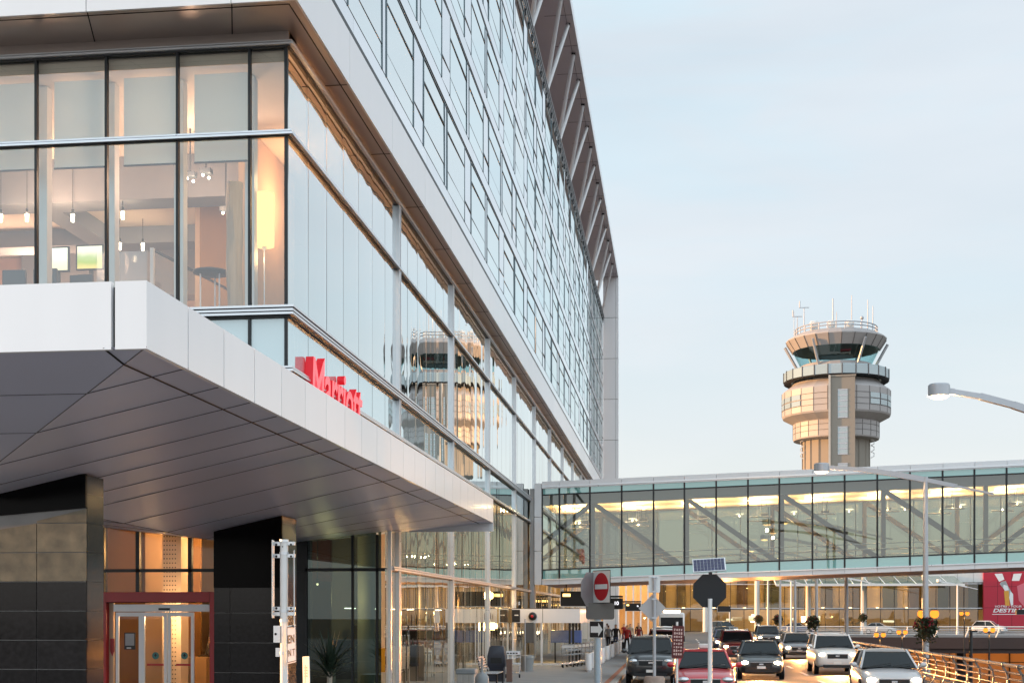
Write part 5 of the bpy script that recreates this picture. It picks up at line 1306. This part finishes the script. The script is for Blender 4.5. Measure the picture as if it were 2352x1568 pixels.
# luggage carts
def cart(lab, x, y, rz, grp):
    t = thing('luggage_cart', lab, 'luggage cart', (x, y, .15), rz, grp)
    m = MB(chrome)
    m.path([(-.26, -.5, .16), (-.30, -.42, 1.0), (.30, -.42, 1.0), (.26, -.5, .16)], .018, 8); m.path([(-.26, -.5, .16), (-.20, .55, .16), (.20, .55, .16), (.26, -.5, .16)], .018, 8)
    for k in range(5): m.path([(-.2+.1*k, -.5, .17), (-.16+.08*k, .55, .17)], .008, 6)
    m.path([(-.27, -.47, .55), (.27, -.47, .55)], .012, 6); m.path([(-.28, -.45, .78), (.28, -.45, .78)], .012, 6); m.path([(-.28, -.45, .80), (-.18, -.15, .72), (.18, -.15, .72), (.28, -.45, .80)], .01, 6); m.build('frame', t, world=False)
    m = MB(white_metal, sign_black); m.box(-.28, .28, -.44, -.41, .86, .99); m.m(1)
    for k in range(4): m.box(-.22+.11*k, -.14+.11*k, -.446, -.441, .90, .95)
    m.build('handle_panel', t, world=False)
    for wx, wy in ((-.26, -.45), (.26, -.45), (0, .5)):
        m = MB(rubber); m.tube((wx-.02, wy, .075), (wx+.02, wy, .075), .075, n=14); m.build('wheel', t, world=False)
    return t
x, y = at(1174, 51.0); c0 = cart('single chrome luggage cart standing by the brown post', x, y, .25, None)
gl = ['first', 'second', 'third', 'fourth', 'fifth', 'sixth', 'last']
for k in range(7): dup(c0, (gx(1338, 63)+.12*k-.6, 60.5+.42*k*2, .15), PI-.15, gl[k]+' chrome luggage cart of the nested row near the white barriers')['group'] = 'nested luggage carts'
x, y = at(1211, 56.7); t = thing('grey_bin', 'round grey waste bin before the vestibule doors', 'litter bin', (x, y, .15))
m_ = MB(bin_grey); m_.lathe((x, y, .15), [(.001, 0), (.25, 0), (.28, .52), (.001, .52)], 20); m_.build('body', t)
m_ = MB(bin_grey); m_.lathe((x, y, .67), [(.29, 0), (.30, .02), (.28, .13), (.14, .16), (.12, .12), (.001, .12)], 20); m_.build('lid', t)
m_ = MB(pole_grey); xx, yy = at(1206, 55.8); m_.path([(xx, yy, .15), (xx, yy, 2.35)], .025, 8); q = thing('slim_pole', 'slim bare pole with a small dark disc before the grey bin', 'pole', (xx, yy, .15)); m_.build('pole', q); m_ = MB(sign_back_dark); m_.box(xx-.02, xx+.36, yy+.03, yy+.05, 1.35, 2.2); m_.build('plate', q)
# white barriers
bl = ['nearest', 'second', 'third', 'fourth', 'fifth', 'sixth', 'seventh', 'eighth', 'ninth', 'farthest']
b0 = None
for k in range(10):
    x, y = -3.66+.02*k, 57.6+4.6*k
    lb = bl[k]+' white barrier panel in the row along the pavement'
    if b0 is None:
        b0 = thing('barrier_panel', lb, 'barrier', (x, y, .15), 0, 'white barrier panels along the pavement')
        m_ = MB(white_panel); m_.box(-.03, .03, -1.6, 1.6, .06, .74); m_.lathe((0, -1.6, .06), [(.001, 0), (.14, 0), (.14, .70), (.001, .70)], 16); m_.build('panel', b0, world=False, bevel=.01)
        m_ = MB(alu); m_.tube((0, -1.6, 0), (0, -1.6, .1), .10, n=10); m_.tube((0, 1.5, 0), (0, 1.5, .1), .05, n=10); m_.build('foot', b0, world=False)
    else: dup(b0, (x, y, .15), 0, lb)
x, y = gx(1305, 66), 66.5; m_ = MB(blue_plastic, frame_dark); m_.box(x-.9, x+.6, y-.3, y+.3, 1.15, 1.75); m_.m(1).tube((x-.7, y, .15), (x-.7, y, 1.15), .04, n=8); m_.tube((x+.4, y, .15), (x+.4, y, 1.15), .04, n=8); tag(m_.build('cart_dispenser', bevel=.05), 'blue luggage cart dispenser on two legs beside the vestibule', 'dispenser')
# yucca in the recess
x, y = at(757, 33.5); t = thing('yucca_plant', 'dark spiky yucca plant in a planter before the dark glazing', 'plant', (x, y, .15))
m_ = MB(leaf_yucca)
for i in range(110):
    a = R.uniform(0, 2*PI); el = R.uniform(.1, 1.45); ln = R.uniform(.55, 1.15); b = Vector((x, y, 1.05+R.uniform(-.15, .25)))
    dv = Vector((math.cos(a)*math.cos(el), math.sin(a)*math.cos(el), math.sin(el))); sd = dv.cross(Vector((0, 0, 1))).normalized()*.035; mid = b+dv*ln*.55; tip = b+dv*ln+Vector((0, 0, -.12*math.cos(el)))
    m_.face([b-sd*.6, b+sd*.6, mid+sd, mid-sd]); m_.face([mid-sd, mid+sd, tip])
m_.build('foliage', t, smooth=False, recalc=False)
m_ = MB(granite_dark); m_.box(x-.7, x+.7, y-.4, y+.4, .15, .75); m_.build('planter', t, bevel=.01); m_ = MB(bark); m_.tube((x, y, .7), (x, y, 1.1), .07, n=8); m_.build('stem', t)

# ================================================================ VEHICLES (all face the camera, front at -Y)
def ring_b(y, w, zt, zb, zm=None):
    zm = zm or (zb+zt)*.5
    h = [(w*.80, zb), (w*.97, zb+.08), (w, zm), (w*.97, zt-.10), (w*.88, zt-.015), (w*.45, zt+.02), (0, zt+.03)]
    pts = [(a, y, z) for a, z in h]+[(-a, y, z) for a, z in h[-2::-1]]
    return pts
def car(lab, x, y, paint, kind='sedan', rz=0., lit=True, taxi=False, group=None, name='car', beam=False):
    t = thing(name, lab, 'car' if kind != 'suv' else 'suv', (x, y, 0), rz, group)
    pm = car_paint[paint]
    if kind == 'sedan':
        st_ = [(-2.28, .55, .58, .36), (-2.2, .76, .70, .26), (-1.9, .86, .80, .20), (-1.4, .89, .88, .2), (-.95, .90, .95, .2), (0, .91, .97, .2), (1.1, .90, .98, .2), (1.75, .87, .97, .2), (2.15, .80, .92, .26), (2.25, .66, .74, .4)]
        cab = [(-1.0, .80, .95), (-.15, .60, 1.46), (.35, .60, 1.48), (1.0, .60, 1.45), (1.8, .76, .97)]; rw = (-.22, 1.02)
        wy = (-1.42, 1.35); hz_ = .66; hy = -2.17
    elif kind == 'suv':
        st_ = [(-2.25, .62, .74, .40), (-2.18, .84, .92, .30), (-1.9, .90, 1.02, .26), (-1.3, .92, 1.08, .26), (-.95, .93, 1.10, .26), (0, .94, 1.10, .26), (1.6, .93, 1.10, .26), (2.1, .90, 1.08, .28), (2.2, .82, .95, .4)]
        cab = [(-1.0, .84, 1.08), (-.25, .68, 1.66), (.4, .68, 1.71), (1.6, .67, 1.68), (2.1, .78, 1.10)]; rw = (-.32, 1.68)
        wy = (-1.42, 1.40); hz_ = .84; hy = -2.13
    m = MB(pm); m.loft([ring_b(*s_) for s_ in st_]); b_ = m.build('body', t, world=False, ang=60)
    sb = b_.modifiers.new('sub', 'SUBSURF'); sb.levels = 1; sb.render_levels = 1
    # glasshouse
    m = MB(car_glass); (ya, wa, za), (yb, wb, zb), (yc, wc, zc2), (yd, wd, zd), (ye, we, ze) = cab
    m.loft([[(-w, yy, z), (w, yy, z), (w*.93 if q else w, yy, z-.02), (-w*.93 if q else -w, yy, z-.02)] for q, (yy, w, z) in enumerate(cab)], cap=True)
    m.v = []; m.f = []; m.mi = []
    base = [(-wa, ya, za), (wa, ya, za), (we, ye, ze), (-we, ye, ze)]; top = [(-wb, yb, zb), (wb, yb, zb), (wd, yd, zd), (-wd, yd, zd)]
    m.hexa(base+top); m.build('windows', t, world=False, smooth=False)
    m = MB(pm)
    m.loft([[(-w-.012, yy, z-.05), (-w*.9, yy, z+.005), (0, yy, z+.03), (w*.9, yy, z+.005), (w+.012, yy, z-.05), (0, yy, z-.06)] for yy, w, z in ((rw[0], wb*1.0, zb-.0), (yc, wc, zc2), (rw[1], wd, zd))])
    for s_ in (-1, 1):
        m.beam((s_*wa, ya, za), (s_*wb, yb, zb), .06, .05); m.beam((s_*we, ye, ze), (s_*wd, yd, zd), .16, .06); m.beam((s_*(wa+we)*.5, .35, (za+ze)*.5), (s_*(wb+.01), .4, zb-.02), .05, .09)
    m.build('roof', t, world=False, ang=50)
    for s_ in (-1, 1):
        for w_ in wy:
            m = MB(rubber); m.tube((s_*.72, w_, .33), (s_*.90, w_, .33), .335, n=20); wo = m.build('wheel', t, world=False)
            m = MB(alu); m.tube((s_*.895, w_, .33), (s_*.915, w_, .33), .22, n=16); m.build('rim', wo, world=False)
        m = MB(pm, chrome); m.ball((s_*1.0, cab[0][0]+.12, cab[0][2]+.10), .105, 8); m.v = [(a, cab[0][0]+.12+(b-cab[0][0]-.12)*.6, cab[0][2]+.10+(c2-cab[0][2]-.10)*.75) for a, b, c2 in m.v]; m.beam((s_*.84, cab[0][0]+.15, cab[0][2]+.03), (s_*.95, cab[0][0]+.13, cab[0][2]+.08), .05, .05); m.build('mirror', t, world=False)
        m = MB(headlamp if lit else chrome); ex = .14 if not lit else .11
        m.ball((0, 0, 0), 1, 8); m.v = [(s_*.62+p[0]*ex*1.25, hy-.0+p[1]*.10, hz_+p[2]*ex*.62) for p in m.v]; m.build('headlight', t, world=False)
    m = MB(frame_black, chrome); m.box(-.42, .42, hy-.115, hy-.02, hz_-.16, hz_+.02); m.box(-.6, .6, hy-.105, hy, .30, .42); m.m(1).box(-.08, .08, hy-.125, hy-.11, hz_-.08, hz_-.02); m.build('grille', t, world=False)
    m = MB(frame_black); yw_ = cab[0][0]; zw_ = cab[0][2]
    m.beam((-.72, yw_-.02, zw_+.045), (.72, yw_-.02, zw_+.045), .10, .02); m.build('cowl', t, world=False)
    for wa_, wb_ in (((-.5, yw_, zw_+.055), (.08, yw_+.16, zw_+.14)), ((.1, yw_, zw_+.055), (.62, yw_+.14, zw_+.13))):
        m = MB(frame_black); m.beam(wa_, wb_, .02, .02); m.build('wiper', t, world=False)
    m = MB(chrome); m.beam((-.44, hy-.118, hz_+.03), (.44, hy-.118, hz_+.03), .02, .022); m.build('trim_strip', t, world=False)
    m = MB(sign_white); m.box(-.16, .16, hy-.13, hy-.11, .44, .54); m.build('number_plate', t, world=False)
    if kind == 'suv':
        m = MB(alu_light)
        for s_ in (-1, 1): m.path([(s_*.60, -.1, 1.70), (s_*.60, .2, 1.76), (s_*.60, 1.4, 1.75), (s_*.60, 1.6, 1.69)], .02, 6)
        m.build('roof_rail', t, world=False)
    if taxi:
        m = MB(off_white); m.box(-.16, .16, .12, .30, 1.50, 1.64); m.build('roof_sign', t, world=False, bevel=.03)
        m = MB(poster_ochre, poster_white); m.box(-.36, -.14, -.52, -.50, 1.05, 1.2); m.m(1).box(.1, .24, -.5, -.48, 1.1, 1.17); m.box(.42, .6, -.85, -.83, .99, 1.05); m.build('dash_items', t, world=False)
    if beam:
        q = lamp('headlight_beam', (0, 0, 0), 2500, (1, .40, .12), .15, None, spot=math.radians(110), aim=(0, -1, -.20)); q.parent = t; q.location = (0, hy-.3, hz_)
    return t
car('red taxi hatchback facing the camera behind the stop sign pole', gx(1617, 40.5), gy(1617, 40.5), 'red', 'sedan', 0, False, True, None, 'red_taxi')
car('dark SUV with roof rails parked at the kerb behind the diamond sign', gx(1496, 51), 51, 'black', 'suv', .01, False, False, None, 'parked_suv')
pk = [(62, 'grey', 'sedan', 'grey sedan waiting directly behind the dark SUV'), (69, 'silver', 'sedan', 'silver sedan second behind the dark SUV'), (77, 'wine', 'suv', 'wine red SUV third behind the dark SUV'), (86, 'black', 'sedan', 'black sedan fourth behind the dark SUV'), (95, 'white', 'suv', 'white SUV fifth behind the dark SUV'), (104, 'grey', 'sedan', 'grey sedan last before the shuttle bus')]
for k, (y, p, kd, lb) in enumerate(pk): car(lb, -1.0+.1*(k % 3), y, p, kd, 0, False, False, 'cars queued along the kerb', 'parked_car')
mv = [(6.2, 41.5, 'silver', 'sedan', 'nearest moving silver car with headlights on at the lower right'), (3.3, 55, 'black', 'sedan', 'black car with headlights on right of the red taxi'), (6.7, 60, 'white', 'suv', 'white SUV with headlights on beside the guard rail'),
      (3.2, 74, 'wine', 'suv', 'wine red SUV with headlights on in the middle lane'), (6.9, 80, 'silver', 'sedan', 'silver car with headlights on in the lane by the rail'), (3.4, 96, 'blue', 'sedan', 'blue car with headlights on farther up the middle lane'), (6.8, 104, 'black', 'suv', 'black SUV with headlights on farther up the rail lane'), (4.0, 122, 'grey', 'sedan', 'farthest grey car with headlights on in the middle lane')]
for k, (x, y, p, kd, lb) in enumerate(mv): car(lb, x, y, p, kd, -.03 if k < 2 else 0., True, False, 'cars driving towards the camera', 'moving_car', beam=True)
for x, y, p, kd, rz, lb in ((gx(2248, 188), 188, 'white', 'suv', 1.1, 'white SUV on the far deck below the red poster'), (gx(2008, 185), 185, 'silver', 'sedan', 1.35, 'pale sedan on the far deck below the terminal awning'), (gx(1830, 182), 182, 'blue', 'sedan', 1.2, 'dark blue car on the far deck behind the lamp poles'), (gx(1660, 176), 176, 'black', 'suv', .6, 'dark SUV before the terminal doors')):
    car(lb, x, y, p, kd, rz, False, False, 'cars in front of the terminal', 'terminal_car')
# shuttle bus
x, y = gx(1543, 128), 128; t = thing('shuttle_bus', 'white shuttle bus with dark windscreen and lit roof beyond the parked cars', 'bus', (x, y, 0))
m_ = MB(car_paint['white']); m_.box(x-1.2, x+1.2, y, y+8, .45, 2.75); m_.build('body', t, bevel=.15)
m_ = MB(car_glass); m_.box(x-1.05, x+1.05, y-.02, y+.1, 1.35, 2.30); m_.build('windscreen', t, bevel=.03)
m_ = MB(lamp_warm); m_.box(x-.8, x+.8, y+.1, y+.5, 2.76, 2.98); m_.build('roof_light', t, bevel=.08)
for s_ in (-1, 1):
    m_ = MB(headlamp); m_.ball((x+s_*.95, y-.02, .85), .12, 6); m_.build('headlight', t)
    for yy in (1.5, 6.2): m_ = MB(rubber); m_.tube((x+s_*1.0, y+yy, .45), (x+s_*1.22, y+yy, .45), .45, n=16); m_.build('wheel', t)
m_ = MB(frame_black); m_.box(x-1.15, x+1.15, y-.03, y+.1, .42, .62); m_.build('bumper', t)

# ================================================================ PEOPLE on the far pavement
def person(lab, x, y, rz, top, leg, s=1., stride=.22, bag=None):
    bm = bmesh.new(); dl = bm.verts.layers.skin.verify()
    V = {}
    def v(n, p, r, root=False):
        q = bm.verts.new(p); q[dl].radius = (r, r*.8); q[dl].use_root = root; V[n] = q
    v('pel', (0, 0, .95), .155, True); v('wa', (0, .01, 1.10), .135); v('ch', (0, .0, 1.32), .165); v('nk', (0, -.01, 1.50), .06); v('hd', (0, -.02, 1.62), .09); v('tp', (0, -.01, 1.72), .085)
    for s_, nm in ((-1, 'l'), (1, 'r')):
        st = stride*s_
        v('hp'+nm, (.095*s_, 0, .88), .10); v('kn'+nm, (.10*s_, -st*.5-.03, .50), .068); v('an'+nm, (.10*s_, -st*.9+.03, .09), .045); v('to'+nm, (.11*s_, -st*.9-.13, .045), .04)
        v('sh'+nm, (.19*s_, .0, 1.42), .07); v('el'+nm, (.25*s_, st*.35+.03, 1.16), .05); v('wr'+nm, (.25*s_, st*.8-.08, .93), .036); v('ha'+nm, (.245*s_, st*.9-.11, .84), .04)
    for a, b in (('pel', 'wa'), ('wa', 'ch'), ('ch', 'nk'), ('nk', 'hd'), ('hd', 'tp')): bm.edges.new((V[a], V[b]))
    for nm in 'lr':
        for a, b in (('pel', 'hp'+nm), ('hp'+nm, 'kn'+nm), ('kn'+nm, 'an'+nm), ('an'+nm, 'to'+nm), ('ch', 'sh'+nm), ('sh'+nm, 'el'+nm), ('el'+nm, 'wr'+nm), ('wr'+nm, 'ha'+nm)): bm.edges.new((V[a], V[b]))
    me = bpy.data.meshes.new('p'); bm.to_mesh(me); bm.free()
    ob = bpy.data.objects.new('p', me); COL.objects.link(ob); ob.modifiers.new('s', 'SKIN').use_smooth_shade = True; sb = ob.modifiers.new('u', 'SUBSURF'); sb.levels = 2
    dg = bpy.context.evaluated_depsgraph_get(); m2 = bpy.data.meshes.new_from_object(ob.evaluated_get(dg)); bpy.data.objects.remove(ob)
    for mm in (leg, top, skin, hair_dark, rubber): m2.materials.append(mm)
    for p in m2.polygons:
        c_ = p.center; p.material_index = 4 if c_.z < .09 else (3 if c_.z > 1.66 or (c_.z > 1.57 and c_.y > .02 and abs(c_.x) < .12) else (2 if c_.z > 1.485 and abs(c_.x) < .12 or (c_.z < .90 and abs(c_.x) > .2 and c_.z > .75) else (1 if c_.z > .93 else 0))); p.use_smooth = True
    o = bpy.data.objects.new('person', m2); COL.objects.link(o); o.location = (x, y, .15); o.rotation_euler = (0, 0, rz); o.scale = (s, s, s)
    tag(o, lab, 'person', 'people on the far pavement')
    return o
cloth = {k: mat('cloth_'+k, v, .8, 0, .2, .15, 6) for k, v in dict(black=(.02, .02, .024), red=(.30, .03, .03), grey=(.16, .16, .17), denim=(.05, .07, .13), beige=(.38, .30, .22), maroon=(.16, .03, .03), white=(.6, .58, .56)).items()}
for a in (('person in a red jacket walking on the far pavement', -3.1, 84, .2, 'red', 'black', 1.0), ('person in a black coat beside the red jacket', -3.9, 86.5, -.1, 'black', 'denim', 1.03), ('person in grey walking behind the white barriers', -4.6, 91, 2.9, 'grey', 'black', .98), ('person in a maroon top nearest the kerb', -2.6, 93, .1, 'maroon', 'denim', .96), ('person in a beige coat farther up the pavement', -3.4, 99, .3, 'beige', 'black', 1.0), ('person in a white shirt farther up near the facade', -5.2, 101, 3.0, 'white', 'grey', 1.02), ('person in dark clothes last in the group on the pavement', -3.0, 106, 0, 'black', 'black', 1.0), ('person in a red top far up by the facade', -4.3, 110, .2, 'red', 'denim', .95)):
    person(a[0], a[1], a[2], a[3], cloth[a[4]], cloth[a[5]], a[6])
for k, (lb, x, y) in enumerate((('dark suitcase standing beside the person in a black coat', -3.5, 85.6), ('dark suitcase beside the person in grey', -4.2, 90.2))):
    t = thing('suitcase', lb, 'suitcase', (x, y, .15)); m_ = MB(cloth['black'], chrome); m_.box(x-.2, x+.2, y-.12, y+.12, .21, .80); m_.build('body', t, bevel=.04)
    m_ = MB(chrome); m_.path([(x-.12, y+.1, .8), (x-.12, y+.12, 1.12), (x+.12, y+.12, 1.12), (x+.12, y+.1, .8)], .012, 6); m_.build('handle', t)
    for s_ in (-1, 1): m_ = MB(rubber); m_.tube((x+s_*.15-.02, y, .19), (x+s_*.15+.02, y, .19), .04, n=10); m_.build('wheel', t)

# ================================================================ SKY, SUN, CAMERA
EL, AZ = math.radians(7.0), math.radians(183)       # sun low on the left; azimuth measured from +X towards +Y
sd = Vector((math.cos(EL)*math.cos(AZ), math.cos(EL)*math.sin(AZ), math.sin(EL)))
sun = bpy.data.lights.new('sun', 'SUN'); sun.energy = 3.0; sun.angle = math.radians(.5); sun.color = (1, .52, .20)
so = bpy.data.objects.new('sun', sun); COL.objects.link(so); so.rotation_euler = sd.to_track_quat('Z', 'Y').to_euler(); so.location = (-200, 0, 60)
w = bpy.data.worlds.new('World'); SC.world = w; w.use_nodes = True; nt = w.node_tree
bg = nt.nodes['Background']; sky = nt.nodes.new('ShaderNodeTexSky'); sky.sky_type = 'NISHITA'; sky.sun_disc = False; sky.sun_elevation = EL
sky.sun_rotation = PI/2-AZ; sky.air_density = 1.0; sky.dust_density = .8; sky.ozone_density = 1.2; sky.altitude = 30
# thin high cloud laid over the clear sky
tc = N(nt, 'ShaderNodeTexCoord'); sp = N(nt, 'ShaderNodeSeparateXYZ'); L(nt, tc.outputs['Generated'], sp.inputs[0])
mp = N(nt, 'ShaderNodeMapping'); mp.inputs['Scale'].default_value = (1.2, 1.2, 5.5); mp.inputs['Rotation'].default_value = (0, .35, 0); L(nt, tc.outputs['Generated'], mp.inputs[0])
no = N(nt, 'ShaderNodeTexNoise'); no.inputs['Scale'].default_value = 1.6; no.inputs['Detail'].default_value = 5; no.inputs['Roughness'].default_value = .5; L(nt, mp.outputs[0], no.inputs['Vector'])
cr = N(nt, 'ShaderNodeMapRange'); cr.inputs['From Min'].default_value = .35; cr.inputs['From Max'].default_value = .72; cr.inputs['To Min'].default_value = CLO; cr.inputs['To Max'].default_value = CHI; L(nt, no.outputs['Fac'], cr.inputs['Value'])
n2 = N(nt, 'ShaderNodeTexNoise'); n2.inputs['Scale'].default_value = 2.3; n2.inputs['Detail'].default_value = 6; n2.inputs['Roughness'].default_value = .55; n2.inputs['Distortion'].default_value = .4; L(nt, mp.outputs[0], n2.inputs['Vector'])
v2 = N(nt, 'ShaderNodeMapRange', interpolation_type='SMOOTHSTEP'); v2.inputs['From Min'].default_value = .42; v2.inputs['From Max'].default_value = .66; L(nt, n2.outputs['Fac'], v2.inputs['Value'])
hr = N(nt, 'ShaderNodeMapRange', interpolation_type='SMOOTHSTEP'); hr.inputs['From Min'].default_value = .02; hr.inputs['From Max'].default_value = .42; L(nt, sp.outputs['Z'], hr.inputs['Value'])
cm = N(nt, 'ShaderNodeMix', data_type='RGBA'); cm.inputs[6].default_value = CLOUD_LOW; cm.inputs[7].default_value = CLOUD_HIGH; L(nt, hr.outputs[0], cm.inputs[0])
# added fill: unseen sky brightened overhead and behind the camera to light the facades
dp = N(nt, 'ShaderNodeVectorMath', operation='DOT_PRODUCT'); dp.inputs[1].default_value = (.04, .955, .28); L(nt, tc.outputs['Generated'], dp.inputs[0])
br_ = N(nt, 'ShaderNodeMapRange', interpolation_type='SMOOTHSTEP'); br_.inputs['From Min'].default_value = .80; br_.inputs['From Max'].default_value = .05; br_.inputs['To Min'].default_value = 1.; br_.inputs['To Max'].default_value = BACK_FILL; L(nt, dp.outputs['Value'], br_.inputs['Value'])
cw = N(nt, 'ShaderNodeMix', data_type='RGBA'); cw.inputs[7].default_value = CLOUD_WISP; L(nt, cm.outputs[2], cw.inputs[6])
vm = N(nt, 'ShaderNodeMath', operation='MULTIPLY'); vm.inputs[1].default_value = .7; L(nt, v2.outputs[0], vm.inputs[0]); L(nt, vm.outputs[0], cw.inputs[0])
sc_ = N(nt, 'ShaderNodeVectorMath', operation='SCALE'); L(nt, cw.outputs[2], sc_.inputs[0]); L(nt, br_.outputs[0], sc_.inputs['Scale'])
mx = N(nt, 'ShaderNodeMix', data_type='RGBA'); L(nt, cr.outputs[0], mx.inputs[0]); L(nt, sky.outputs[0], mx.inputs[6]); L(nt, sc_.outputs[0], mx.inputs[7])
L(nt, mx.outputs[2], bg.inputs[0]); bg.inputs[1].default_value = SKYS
cam = bpy.data.cameras.new('camera'); co = bpy.data.objects.new('camera', cam); COL.objects.link(co); SC.camera = co
co.location = (0, 0, CAMZ); co.rotation_euler = (PI/2, 0, YAW); cam.sensor_width = 36; cam.lens = 3089/2352*36; cam.shift_y = (1412-784)/2352; cam.clip_end = 5000; cam.clip_start = .1
SC.view_settings.view_transform = 'Standard'; SC.view_settings.look = 'None'; SC.view_settings.exposure = EXPO; SC.view_settings.gamma = 1
SC.cycles.max_bounces = 8; SC.cycles.transparent_max_bounces = 16; SC.cycles.use_denoising = True; SC.cycles.sample_clamp_indirect = 4
SC.cycles.caustics_reflective = False; SC.cycles.caustics_refractive = False
